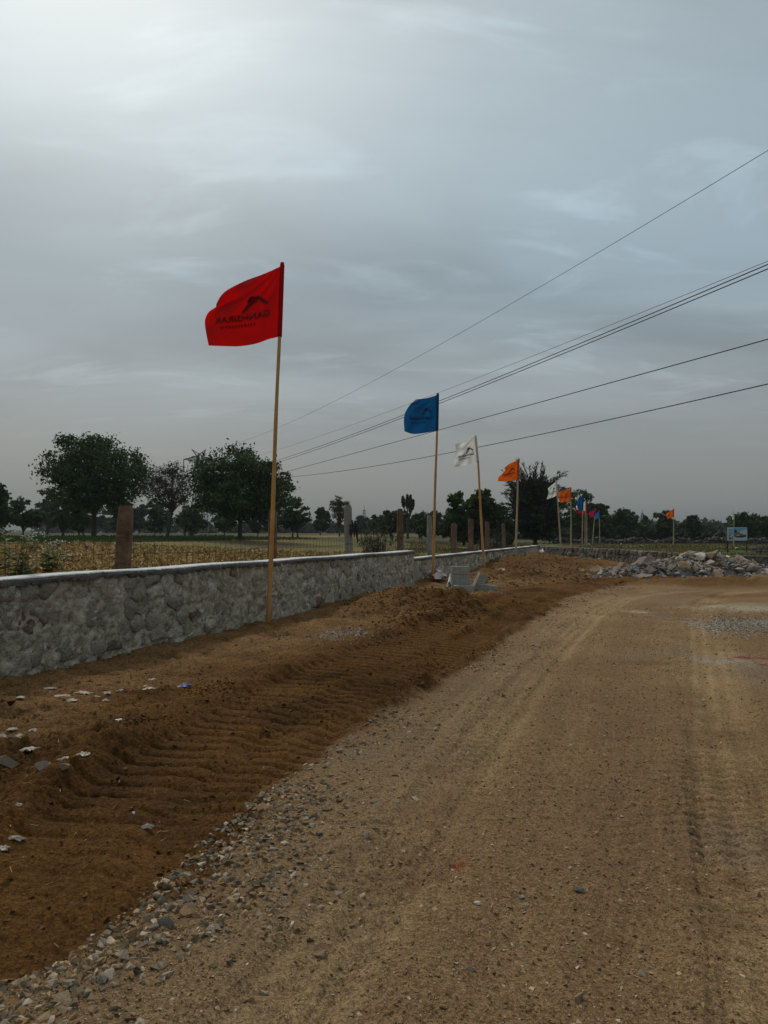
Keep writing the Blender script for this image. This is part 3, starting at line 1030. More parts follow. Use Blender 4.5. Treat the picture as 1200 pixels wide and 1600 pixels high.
def build_wall(name, A, B, hfun, th, label, rows, w, res, amp, seed, vis0=0.0, coping=True, nstones=300, mat='mortar', bul=(0.012, 0.04), seglen=3.3):
    rnd = random.Random(seed)
    ang = math.atan2(B[1] - A[1], B[0] - A[0])
    root = empty(name, (A[0], A[1], 0), label, 'wall', rz=ang)
    cov = 0.055 if coping else 0.0
    me, L = wall_body(A, B, lambda s: hfun(s) - cov, th, res, amp, seed)
    obj('mortar', me, MAT[mat], root, smooth=True)
    H = hfun(0) - cov
    cells = [c for c in stone_cells(vis0, L, H, rows, w, rnd) if vis0 < c[0] < L]
    extra_v, extra_f = [], []
    for i, (cx, cz, poly) in enumerate(cells):
        poly = [(min(max(p[0], -cx), L - cx), p[1]) for p in poly]
        hh = (hfun(cx) - cov) / H
        poly = [(p[0], p[1] * hh) for p in poly]
        V, F = stone_mesh(poly, rnd.uniform(*bul), rnd)
        if i < nstones:
            obj('stone', (V, F), MAT['stone'], root, loc=(cx, 0.03 * cz / H, cz * hh), smooth=True)
        else:
            b = len(extra_v)
            extra_v += [(v[0] + cx, v[1], v[2] + cz * hh) for v in V]
            extra_f += [tuple(b + k for k in f) for f in F]
    if extra_v:
        tag(obj('small_stones', (extra_v, extra_f), MAT['stone'], root, smooth=True), kind='stuff')
    if coping:
        s = 0.0
        while s < L - 0.3:
            e = min(L, s + seglen * rnd.uniform(0.85, 1.2))
            if L - e < 0.8:
                e = L
            cb = obj('coping', coping_mesh(s, e - 0.006, hfun, th, rnd), MAT['coping'], root)
            obj('cement_skim', skim_mesh(s + 0.01, e - 0.016, hfun, th, rnd), MAT['white_top'], cb)
            s = e
    return root


build_wall('stone_wall', W1S, W1B, lambda s: 0.978, 0.44, 'taller grey rubble stone wall with thick white top beside the red flag', 5, 0.30, 0.020, 0.042, 101, vis0=4.6, seglen=3.4, bul=(-0.024, 0.026))
build_wall('stone_wall', W2A, W2B, lambda s: 0.71, 0.38, 'lower grey rubble stone wall behind the stacked concrete blocks', 4, 0.30, 0.05, 0.036, 202, vis0=1.6, nstones=300, seglen=5.0, bul=(-0.018, 0.028))


def back_wall():
    segs = list(zip(W3[:-1], W3[1:]))
    hs = [0.70, 0.66, 0.60, 0.575, 0.56]
    root = empty('back_wall', (W3[0][0], W3[0][1], 0), 'rough dark rubble wall running behind the big rock heap', 'wall')
    rnd = random.Random(9)
    cnt = 0
    for k, (a, b) in enumerate(segs):
        a0, b0 = a, b - (b - a) / np.linalg.norm(b - a) * 0.01
        L = np.linalg.norm(b0 - a0)
        hf = lambda s, k=k, L=L: hs[k] + (hs[k + 1] - hs[k]) * s / L + 0.05 * fbm(np.array([s]), np.array([k * 7.0]), 1.5, 3, 5)[0] * (k < 2)
        me, L = wall_body(a0, b0, hf, 0.34, 0.09, 0.05, 300 + k)
        ang = math.atan2(b0[1] - a0[1], b0[0] - a0[0])
        # front faces the plot: local -y side after reversing runs to the left/near side
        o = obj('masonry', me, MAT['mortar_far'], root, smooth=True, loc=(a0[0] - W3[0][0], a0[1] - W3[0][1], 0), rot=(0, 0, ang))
        a_, b_ = a0, b0
        ang2 = ang
        for (cx, cz, poly) in [c for c in stone_cells(0, L, hs[k], 3, 0.38, rnd) if 0 < c[0] < L]:
            if cnt > 220:
                break
            V, F = stone_mesh(poly, rnd.uniform(0.03, 0.09), rnd, 0.9)
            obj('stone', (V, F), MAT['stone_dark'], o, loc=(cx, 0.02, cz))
            cnt += 1
        if k >= 2:
            cb = obj('coping', coping_mesh(0, L - 0.006, lambda s: hf(s) + 0.05, 0.34, rnd), MAT['coping'], o)
    return root


back_wall()


# ------------------------------------------------------------------ rocks
def rock_mesh(name, rnd, n=13, flat=0.7, mat='rock'):
    bm = bmesh.new()
    for i in range(n):
        v = Vector((rnd.gauss(0, 1), rnd.gauss(0, 1), rnd.gauss(0, 1))).normalized()
        v *= rnd.uniform(0.78, 1.0)
        bm.verts.new((v.x * 0.5, v.y * 0.5 * rnd.uniform(0.75, 0.9), v.z * 0.5 * flat))
    r = bmesh.ops.convex_hull(bm, input=bm.verts)
    bad = [g for g in r['geom_interior'] + r['geom_unused'] if isinstance(g, bmesh.types.BMVert)]
    if bad:
        bmesh.ops.delete(bm, geom=list(set(bad)), context='VERTS')
    me = bpy.data.meshes.new(name)
    bm.to_mesh(me)
    bm.free()
    me.materials.append(MAT[mat])
    return me


rr_ = random.Random(33)
GRIT = []
ROCKS = [rock_mesh('rock', rr_, rr_.choice((9, 11, 13)), rr_.uniform(0.5, 0.85)) for _ in range(26)]
PEBS = [rock_mesh('pebble', rr_, rr_.choice((7, 8, 9)), rr_.uniform(0.5, 0.85), 'pebble') for _ in range(18)]


GRIT = [rock_mesh('grit', rr_, 6, rr_.uniform(0.5, 0.8), 'pebble') for _ in range(12)]


def place(me, name, loc, size, rnd, tilt=0.35, label=None, cat=None, group=None, mat=None, stretch=1.0):
    if mat:
        me = me.copy()
        me.materials.clear()
        me.materials.append(MAT[mat])
    o = bpy.data.objects.new(name, me)
    COL.objects.link(o)
    o.location = loc
    o.rotation_euler = (rnd.uniform(-tilt, tilt), rnd.uniform(-tilt, tilt), rnd.uniform(0, 6.28))
    o.scale = (size * stretch, size, size)
    return tag(o, label, cat, group)


def merged(name, bases, P, S, colf, mat, rnd, label=None, tilt=0.6):
    """many small stones as one mesh"""
    Vs, Fs, Cs = [], [], []
    off = 0
    data = []
    for me in bases:
        v = np.empty(len(me.vertices) * 3)
        me.vertices.foreach_get('co', v)
        f = np.array([tuple(p.vertices) for p in me.polygons if len(p.vertices) == 3])
        data.append((v.reshape(-1, 3), f))
    for p, s in zip(P, S):
        v, f = data[rnd.randrange(len(data))]
        M = np.array(Euler((rnd.uniform(-tilt, tilt), rnd.uniform(-tilt, tilt), rnd.uniform(0, 6.28))).to_matrix())
        w = v @ M.T * s + np.array(p)
        Vs.append(w)
        Fs.append(f + off)
        Cs.append(np.tile(colf(rnd), (len(v), 1)))
        off += len(v)
    me = mesh_np(name, np.concatenate(Vs), np.concatenate(Fs))
    set_col(me, np.concatenate(Cs))
    o = obj(name, me, MAT[mat])
    tag(o, label, kind='stuff')
    return o


def heap_h(x, y):
    """height of the rock heap"""
    q = 0
    for cx, cy, rx, ry, h in ((9.7, 25.1, 2.0, 1.5, 0.62), (11.1, 25.7, 1.7, 1.5, 0.92), (8.2, 24.6, 1.3, 1.1, 0.36), (12.3, 25.6, 1.2, 1.2, 0.62)):
        d2 = ((x - cx) / rx) ** 2 + ((y - cy) / ry) ** 2
        q = max(q, 0.92 * h * max(0.0, 1 - d2) ** 0.7)
    return q


def build_heap():
    rnd = random.Random(5)
    # rubble core
    n = 90
    X, Y = np.meshgrid(np.linspace(6.6, 13.7, n), np.linspace(23.2, 27.5, n))
    hh = np.array([heap_h(a, b) for a, b in zip(X.ravel(), Y.ravel())])
    z, _, _, _ = lot_fields(X.ravel(), Y.ravel())
    Z = np.where(hh > 0.02, z + hh * 0.86 - 0.05, z - 0.15) + 0.07 * fbm(X.ravel(), Y.ravel(), 2.5, 3, 8)
    idx = np.arange(n * n).reshape(n, n)
    q = np.stack([idx[:-1, :-1], idx[:-1, 1:], idx[1:, 1:], idx[1:, :-1]], -1).reshape(-1, 4)
    me = mesh_np('rubble_core', np.stack([X.ravel(), Y.ravel(), Z], 1), q)
    tag(obj('rubble', me, MAT['mortar_far']), 'packed small rubble inside the rock heap', kind='stuff')
    pts = []
    tries = 0
    while len(pts) < 270 and tries < 30000:
        tries += 1
        x, y = rnd.uniform(6.9, 13.4), rnd.uniform(23.4, 27.2)
        if heap_h(x, y) < 0.05:
            continue
        s = 0.16 + 0.42 * rnd.random() ** 2.2
        if all((x - a) ** 2 + (y - b) ** 2 > (0.33 * (s + c)) ** 2 for a, b, c in pts):
            pts.append((x, y, s))
    for x, y, s in pts:
        z = lot_z(x, y) + heap_h(x, y) * 0.92
        place(rnd.choice(ROCKS), 'rock', (x, y, z + s * 0.03), s * 1.28, rnd, 0.7, 'angular grey rock in the big heap before the back wall', 'rock', 'rocks of the big heap', stretch=rnd.uniform(1.0, 1.35))
    p = at(1095, 872, 24.9)
    place(ROCKS[3], 'rock', (p.x, p.y, p.z), 0.52, rnd, 0.3, 'large cream yellow rock near the top of the heap', 'rock', mat='rock_pale')
    p = at(1061, 872, 24.6)
    place(ROCKS[5], 'rock', (p.x, p.y, p.z), 0.34, rnd, 0.3, 'small cream rock in the upper middle of the heap', 'rock', mat='rock_pale')
    g = gpt(1162, 900)
    place(ROCKS[8], 'rock', (g[0], g[1], lot_z(*g) + 0.14), 0.62, rnd, 0.2, 'big whitish rock at the right foot of the heap', 'rock', mat='rock_white')
    g = gpt(1003, 896)
    place(ROCKS[9], 'rock', (g[0], g[1] - 0.3, lot_z(*g) + 0.08), 0.32, rnd, 0.2, 'pale rock at the left foot of the heap', 'rock', mat='rock_white')
    P, S = [], []
    for i in range(1600):
        x, y = rnd.uniform(6.6, 15.5), rnd.uniform(22.9, 26.0)
        h = heap_h(x, y)
        if h < 0.02 and rnd.random() > 0.25:
            continue
        P.append((x, y, lot_z(x, y) + h * 0.93 + 0.02))
        S.append(rnd.uniform(0.06, 0.2))
    merged('rubble_chips', ROCKS[:10], P, S, lambda r: np.array((0.25, 0.23, 0.22)) * r.uniform(0.6, 1.5), 'vcol', rnd, 'small broken stones among the big rocks')
    # scattered rocks on the soil by the heap and the corner
    for k, (px, py, s) in enumerate(((905, 892, 0.30), (912, 896, 0.22), (948, 886, 0.34), (1186, 897, 0.4), (1196, 893, 0.45), (938, 882, 0.3), (885, 874, 0.45), (840, 899, 0.16), (770, 900, 0.16), (803, 893, 0.18))):
        g = gpt(px, py)
        place(ROCKS[k], 'rock', (g[0], g[1], lot_z(*g) + s * 0.12), s, rnd, 0.2, 'loose grey rock lying on brown soil between the corner and the heap', 'rock', 'loose rocks by the back wall')


build_heap()


def build_stones():
    rnd = random.Random(12)
    GREY = [(0.22, 0.155, 0.09), (0.28, 0.20, 0.115), (0.19, 0.145, 0.095), (0.30, 0.235, 0.165), (0.30, 0.18, 0.085), (0.42, 0.335, 0.235), (0.24, 0.16, 0.08)]
    gcol = lambda r: np.array(r.choice(GREY)) * (r.uniform(0.4, 1.1) if r.random() < 0.88 else r.uniform(1.1, 1.6))
    # strip of crushed stone along the soil's edge
    ed = EDGE
    seg = [(math.hypot(b[0] - a[0], b[1] - a[1]), a, b) for a, b in zip(ed[:-1], ed[1:])]
    cand = []
    while len(cand) < 5600:
        L, a, b = rnd.choices(seg, [s[0] for s in seg])[0]
        t = rnd.random()
        nx, ny = (b[1] - a[1]) / L, -(b[0] - a[0]) / L     # to the road side
        off = abs(rnd.gauss(0.24, 0.32)) - 0.12
        x, y = a[0] + (b[0] - a[0]) * t + nx * off, a[1] + (b[1] - a[1]) * t + ny * off
        if y < 1.6 or y > 20:
            continue
        dens = 1.0 if y < 4.3 else 0.4 if y < 5.5 else 0.10 if y < 10 else 0.05
        patch = vnoise(np.array([x * 1.7]), np.array([y * 1.7]), 91)[0]
        if rnd.random() > dens * max(0.07, 3.2 * patch - 1.1) or off > 0.8:
            continue
        cand.append((x, y))
    X = np.array([c[0] for c in cand])
    Y = np.array([c[1] for c in cand])
    z, _, sd, _ = lot_fields(X, Y)
    P = [(a, b, c - 0.003) for a, b, c in zip(X, Y, z)]
    S = [0.010 + 0.048 * rnd.random() ** 2.4 + 0.0012 * p[1] for p in P]
    P = [(p[0], p[1], p[2] + 0.03 * q) for p, q in zip(P, S)]
    merged('gravel', PEBS, P, S, gcol, 'vcol', rnd, 'crushed stone strewn along the edge of the dirt road')
    # larger stones of the strip, one by one
    big = [(210, 1462, 30), (240, 1450, 26), (262, 1448, 34), (255, 1475, 28), (225, 1478, 24), (193, 1498, 36), (268, 1418, 26), (290, 1427, 38), (300, 1416, 26), (296, 1405, 30),
           (262, 1470, 24), (232, 1437, 22), (330, 1450, 28), (334, 1462, 22), (345, 1440, 24), (355, 1455, 20), (185, 1512, 34), (170, 1527, 36), (160, 1534, 32), (240, 1517, 28),
           (252, 1511, 24), (262, 1524, 34), (215, 1525, 24), (205, 1531, 26), (120, 1555, 34), (118, 1545, 30), (100, 1565, 44), (112, 1572, 34), (80, 1583, 28), (50, 1546, 24),
           (30, 1588, 30), (152, 1498, 26), (140, 1505, 24), (408, 1265, 30), (396, 1264, 18), (512, 1267, 26), (490, 1280, 22), (505, 1283, 18), (464, 1303, 20), (540, 1265, 18),
           (420, 1300, 18), (437, 1316, 17), (355, 1352, 22), (372, 1378, 24), (352, 1376, 22), (376, 1344, 18), (352, 1330, 20), (425, 1325, 20), (440, 1340, 18), (300, 1395, 28),
           (318, 1400, 30), (280, 1389, 12), (415, 1385, 22), (430, 1378, 18), (395, 1400, 24), (380, 1410, 20), (455, 1362, 18), (470, 1350, 18), (480, 1328, 18), (500, 1310, 18), (445, 1290, 16)]
    for k, (px, py, s) in enumerate(big):
        g = gpt(px, py)
        size = s / FPX * math.hypot(g[0], g[1]) * 0.85
        place(rnd.choice(PEBS), 'stone', (g[0], g[1], lot_z(*g) + size * 0.06), size, rnd, 0.45, 'broken grey brown stone in the gravel along the road edge', 'stone', 'larger stones of the road edge gravel', stretch=rnd.uniform(1.0, 1.4))
    # single stones on the road
    for px, py, s, lab in ((905, 1395, 20, 'pale grey stone with a light top lying alone on the road'), (820, 1413, 17, 'flat dark grey stone lying on the road with another beside it'),
                           (813, 1400, 16, 'flat dark grey chip just behind a flat dark stone on the road'), (747, 1416, 12, 'small whitish chip on the road near the red brown stain'),
                           (907, 1567, 22, 'long dark stone half sunk in the road'), (1004, 1522, 18, 'rounded dark brown stone pressed into the road'), (735, 1517, 16, 'dark brown clod lying on the road'),
                           (620, 1440, 10, 'little pale chip beside the road gravel'), (648, 1248, 12, 'little cream stone at the upper end of the gravel strip')):
        g = gpt(px, py)
        size = s / FPX * math.hypot(g[0], g[1])
        m = 'rock_pale' if 'whit' in lab or 'cream' in lab else None
        place(rnd.choice(PEBS), 'stone', (g[0], g[1], lot_z(*g) + size * 0.12), size, rnd, 0.2, lab, 'stone', mat=m, stretch=1.3)
    # fine grit all over the road
    P, S = [], []
    while len(P) < 70000:
        y = 1.7 + 13 * rnd.random() ** 1.9
        x = y * rnd.uniform(-0.62, 0.62)
        P.append((x, y))
        S.append((0.006 + 0.016 * rnd.random() ** 4) * (1 + 0.10 * y))
    X = np.array([p[0] for p in P])
    Y = np.array([p[1] for p in P])
    z, _, sd, tr = lot_fields(X, Y)
    ok = (sd < 0.05) & in_poly(X, Y, LOT) & (rng.random(len(X)) > 0.75 * tr)
    P = [(a, b, c + 0.001) for a, b, c, k in zip(X, Y, z, ok) if k]
    S = [s for s, k in zip(S, ok) if k]
    RC = [(0.34, 0.23, 0.11), (0.22, 0.14, 0.065), (0.20, 0.12, 0.06), (0.46, 0.34, 0.22), (0.27, 0.165, 0.08), (0.20, 0.12, 0.055)]
    merged('road_grit', GRIT, P, S, lambda r: np.array(r.choice(RC)) * r.uniform(0.7, 1.2), 'vcol', rnd, 'fine grit and pebbles pressed into the dirt road')
    # grey gravel patch to the right and chips near the mound
    P, S = [], []
    for i in range(4600):
        px, py = 1112 + abs(rnd.gauss(0, 120)) - 50 * rnd.random() ** 4, rnd.gauss(977, 9)
        g = gpt(px, max(955, py))
        P.append((g[0], g[1], lot_z(*g) + 0.004) if i < 0 else (g[0], g[1]))
        S.append(rnd.uniform(0.025, 0.06))
    X = np.array([p[0] for p in P]); Y = np.array([p[1] for p in P])
    z, _, _, _ = lot_fields(X, Y)
    merged('grey_gravel', PEBS[:8], list(zip(X, Y, z - 0.004)), S, lambda r: np.array((0.30, 0.265, 0.215)) * r.uniform(0.3, 1.6), 'vcol', rnd, 'patch of grey gravel at the right side of the road')
    P, S = [], []
    for i in range(700):
        px, py = rnd.gauss(545, 35), rnd.gauss(989, 6)
        P.append(gpt(px, py)); S.append(rnd.uniform(0.012, 0.04))
    for i in range(160):
        px, py = rnd.gauss(735, 30), rnd.gauss(924, 4)
        P.append(gpt(px, py)); S.append(rnd.uniform(0.02, 0.09))
    X = np.array([p[0] for p in P]); Y = np.array([p[1] for p in P])
    z, _, _, _ = lot_fields(X, Y)
    merged('pale_chips', PEBS[:8], list(zip(X, Y, z + 0.006)), S, lambda r: np.array((0.36, 0.32, 0.27)) * r.uniform(0.6, 1.5), 'vcol', rnd, 'pale mortar crumbs spilled on the soil')
    # clods in the loose soil
    P, S = [], []
    for i in range(60000):
        y = 1.9 + 40 * rnd.random() ** 2.2
        x = rnd.uniform(-0.62, 0.42) * y
        P.append((x, y))
        S.append((0.008 + 0.040 * rnd.random() ** 4.5) * (1 + 0.05 * y))
    X = np.array([p[0] for p in P]); Y = np.array([p[1] for p in P])
    z, C, sd, _ = lot_fields(X, Y)
    pt = fbm(X, Y, 0.8, 3, 21)
    ok = (sd > 0.0) & in_poly(X, Y, LOT) & (rng.random(len(X)) < np.where(pt > 0.1, 0.9, 0.25))
    keep = np.where(ok)[0]
    cols = C[keep]
    it = iter(cols)
    merged('soil_clods', GRIT, [(X[i], Y[i], z[i] + 0.003) for i in keep], [S[i] for i in keep], lambda r: next(it) * r.uniform(0.8, 1.15), 'vcol', rnd, 'crumbs and clods of loose brown soil')
    # crumbly patches on the mounds
    P, S = [], []
    for px, py, sx, sy, n in ((632, 965, 24, 11, 420), (702, 962, 22, 7, 420), (655, 945, 30, 10, 200), (570, 955, 30, 8, 120), (675, 1040, 14, 5, 90), (655, 1060, 10, 4, 60), (210, 1140, 25, 10, 120), (330, 1085, 30, 8, 120), (800, 888, 35, 9, 420), (870, 890, 40, 9, 420), (780, 905, 35, 6, 220), (920, 905, 45, 5, 260)):
        for i in range(n):
            P.append(gpt(rnd.gauss(px, sx), max(866, rnd.gauss(py, sy)))); S.append(rnd.uniform(0.04, 0.16) if py < 920 else rnd.uniform(0.025, 0.08) if py < 1000 else rnd.uniform(0.015, 0.05))
    X = np.array([p[0] for p in P]); Y = np.array([p[1] for p in P])
    keep2 = in_poly(X, Y, LOT)
    X, Y, S = X[keep2], Y[keep2], [q for q, k in zip(S, keep2) if k]
    z, C, _, _ = lot_fields(X, Y)
    it2 = iter(C)
    merged('mound_crumbs', PEBS[:8], list(zip(X, Y, z + 0.012)), S, lambda r: next(it2) * r.uniform(0.85, 1.12), 'vcol', rnd, 'dark soil lumps on the dirt mounds')


build_stones()


# ------------------------------------------------------------------ litter and blocks
def scrap(name, px, py, w, d, mat, label, cat, seed, group=None, h=0.03, lift=0.0):
    """crumpled sheet lying on the soil"""
    rnd = random.Random(seed)
    g = gpt(px, py)
    k = math.hypot(*g) / FPX
    w, d = w * k * 1.15, d * k * 1.9
    n = 7
    V, F = [], []
    for layer in (0, 1):
        rs = random.Random(seed)
        for j in range(n):
            for i in range(n):
                u, v = i / (n - 1) - 0.5, j / (n - 1) - 0.5
                edge = max(abs(u), abs(v)) * 2
                rad = 1 - 0.55 * rs.random() * (edge > 0.6)
                zz = h * max(0.0, 1 - 3.2 * (u * u + v * v)) ** 0.55 * (0.62 + 0.6 * rs.random()) + 0.008 * rs.random() + 0.006
                V.append((u * w * rad, v * d * rad, zz - 0.004 * layer))
    m = n * n
    for j in range(n - 1):
        for i in range(n - 1):
            a = j * n + i
            F.append((a, a + 1, a + n + 1, a + n))
            F.append((m + a, m + a + n, m + a + n + 1, m + a + 1))
    rim = [i for i in range(n)] + [j * n + n - 1 for j in range(1, n)] + [(n - 1) * n + i for i in range(n - 2, -1, -1)] + [j * n for j in range(n - 2, 0, -1)]
    for a, b in zip(rim, rim[1:] + rim[:1]):
        F.append((a, m + a, m + b, b))
    o = obj(name, (V, F), MAT[mat], loc=(g[0], g[1], lot_z(*g) + lift), rot=(0, 0, rnd.uniform(-0.5, 0.5)))
    return tag(o, label, cat, group)


scrap('plastic_sheet', 713, 944, 24, 22, 'plastic', 'crumpled white plastic sheet lying alone below the concrete blocks', 'plastic', 1, h=0.07)
scrap('sack', 686, 907, 30, 26, 'sack', 'dusty pinkish sack slumped at the foot of the lower wall', 'sack', 2, h=0.24)
scrap('plastic_bag', 705, 912, 10, 22, 'plastic', 'white plastic bag crumpled against the stacked concrete blocks', 'plastic bag', 3, h=0.34)
scrap('plastic_bag', 846, 871, 12, 22, 'plastic', 'white plastic bag lying in the corner of the two walls', 'plastic bag', 4, h=0.5)
scrap('plastic_scrap', 783, 897, 12, 10, 'paper', 'pale scrap on the soil beyond the concrete blocks', 'scrap', 5, h=0.1)
scrap('plastic_scrap', 1191, 903, 10, 10, 'plastic', 'bright white plastic scrap at the right end of the heap', 'scrap', 6, h=0.14)
scrap('blue_wrapper', 289, 1071, 18, 12, 'bluewrap', 'small blue wrapper lying on the soil near the wall', 'wrapper', 7, h=0.02)
for k, (px, py, w, d) in enumerate(((98, 1079, 20, 10), (130, 1074, 26, 8), (146, 1085, 18, 10), (112, 1091, 16, 8), (168, 1078, 13, 8), (234, 1073, 20, 9), (227, 1067, 8, 6), (33, 1081, 12, 6),
                                     (190, 1070, 11, 6), (230, 1301, 16, 5), (46, 1195, 22, 10), (104, 1208, 22, 8), (130, 1206, 20, 9), (52, 1140, 12, 6), (30, 1148, 14, 6), (70, 1224, 12, 7), (20, 1140, 14, 8), (78, 1065, 18, 6),
                                     (165, 1092, 9, 5), (238, 1052, 10, 6), (28, 1282, 10, 5), (25, 1315, 26, 6), (5, 1325, 18, 8))):
    scrap('plaster_chip', px, py, w, d, 'paper', 'flat pale chip of plaster on the soil by the taller wall', 'chip', 20 + k, 'pale chips littering the soil', h=0.012)


def roll(px, py, L, r, mat, name, label, cat, rz):
    g = gpt(px, py)
    k = math.hypot(*g) / FPX
    L, r = L * k, r * k
    mb = MB()
    mb.tube([(-L / 2, 0, 0), (-L / 2 + r * 0.15, 0, 0), (0, 0, r * 0.06), (L / 2 - r * 0.15, 0, 0), (L / 2, 0, 0)], [r * 0.8, r, r * 0.97, r, r * 0.8], 12)
    return tag(mb.build(name, MAT[mat], smooth=False, loc=(g[0], g[1], lot_z(*g) + r * 0.85), rot=(0, 0, rz)), label, cat)


roll(187, 1125, 12, 3.2, 'plastic', 'paper_roll', 'small white roll lying on the soil', 'roll', 0.5)
rnd0 = random.Random(77)
for px, py, s, m, lab in ((218, 1136, 16, 'rock_white', 'rounded pale stone perched on dark soil lumps'), (8, 1218, 34, None, 'large grey stone at the edge of the littered soil'), (68, 1236, 26, None, 'dark grey flat stone beside a curved white scrap'),
                          (98, 1233, 20, None, 'purplish flat stone near the grey flat stones'), (115, 1215, 14, None, 'small grey stone behind the purplish flat stone'), (14, 1158, 26, 'clod', 'brown clod among pale stones by the wall'),
                          (22, 1176, 30, None, 'long pinkish flat stone next to the brown clod'), (2, 1162, 20, 'rock_white', 'whitish stone next to the brown clod'), (12, 1095, 24, 'clod', 'dark brown pyramid shaped clod near the wall'),
                          (145, 1452, 8, 'rock_white', 'tiny white pebble on the dark soil'), (208, 1275, 8, 'rock_white', 'tiny pale pebble on the tread marks'), (5, 1146, 16, 'rock_white', 'rounded cream stone above the brown clod')):
    g = gpt(px, py)
    size = s / FPX * math.hypot(*g)
    place(rnd0.choice(PEBS), 'stone', (g[0], g[1], lot_z(*g) + size * 0.14), size, rnd0, 0.25, lab, 'stone', mat=m, stretch=1.25)


def block(name, loc, dims, rot, label):
    bm = bmesh.new()
    bmesh.ops.create_cube(bm, size=1.0)
    for v in bm.verts:
        v.co = Vector((v.co.x * dims[0], v.co.y * dims[1], v.co.z * dims[2]))
    bmesh.ops.bevel(bm, geom=bm.edges[:], offset=0.008, segments=2, affect='EDGES')
    rn = random.Random(label)
    for v in bm.verts:
        v.co += Vector((rn.uniform(-1, 1), rn.uniform(-1, 1), rn.uniform(-1, 1))) * 0.002
    me = bpy.data.meshes.new(name)
    bm.to_mesh(me)
    bm.free()
    return tag(obj(name, me, MAT['block'], loc=loc, rot=rot), label, 'block', 'concrete blocks left by the wall')


gx, gy = gpt(725, 923)
gz = lot_z(gx, gy)
block('concrete_block', (gx - 0.01, gy - 0.05, gz + 0.09), (0.52, 0.20, 0.20), (0, 0, -0.18), 'concrete block lying in front, at the foot of the stack')
block('concrete_block', (gx - 0.06, gy + 0.34, gz + 0.22), (0.47, 0.20, 0.46), (0, 0, 0.03), 'large square concrete block standing in the stack')
block('concrete_block', (gx - 0.06, gy + 0.34, gz + 0.45 + 0.105), (0.47, 0.20, 0.205), (0, 0, 0.04), 'concrete block on top of the stack')
g2 = gpt(749, 921)
block('concrete_block', (g2[0] + 0.02, g2[1] + 0.1, gz + 0.235), (0.24, 0.20, 0.48), (0.10, 0.42, 0.25), 'concrete block leaning on end beside the stack')
g2 = gpt(760, 923)
block('concrete_block', (g2[0] + 0.05, g2[1] + 0.36, gz + 0.09), (0.46, 0.20, 0.19), (0, 0.08, -0.55), 'concrete block lying half behind the leaning one')


# ------------------------------------------------------------------ flags
def text_mesh(body):
    cu = bpy.data.curves.new('txt', 'FONT')
    cu.body = body
    cu.resolution_u = 2
    cu.offset = 0.012
    ob = bpy.data.objects.new('txt', cu)
    me = bpy.data.meshes.new_from_object(ob)
    V = np.array([v.co[:] for v in me.vertices])
    F = [tuple(p.vertices) for p in me.polygons]
    bpy.data.objects.remove(ob)
    bpy.data.curves.remove(cu)
    bpy.data.meshes.remove(me)
    V[:, 0] -= V[:, 0].min()
    V[:, 1] -= V[:, 1].min()
    return V[:, :2], F


TXT, TXF = text_mesh('GANHSIRAR')
SUB, SUF = text_mesh('IIIIIIIIIIII')


def resample(pts, n):
    pts = [np.array(p, float) for p in (smooth_line(pts, 6) if len(pts) > 2 else pts)]
    d = [0]
    for a, b in zip(pts[:-1], pts[1:]):
        d.append(d[-1] + np.linalg.norm(b - a))
    d = np.array(d)
    t = np.linspace(0, d[-1], n)
    P = np.array(pts)
    return np.stack([np.interp(t, d, P[:, 0]), np.interp(t, d, P[:, 1])], 1)


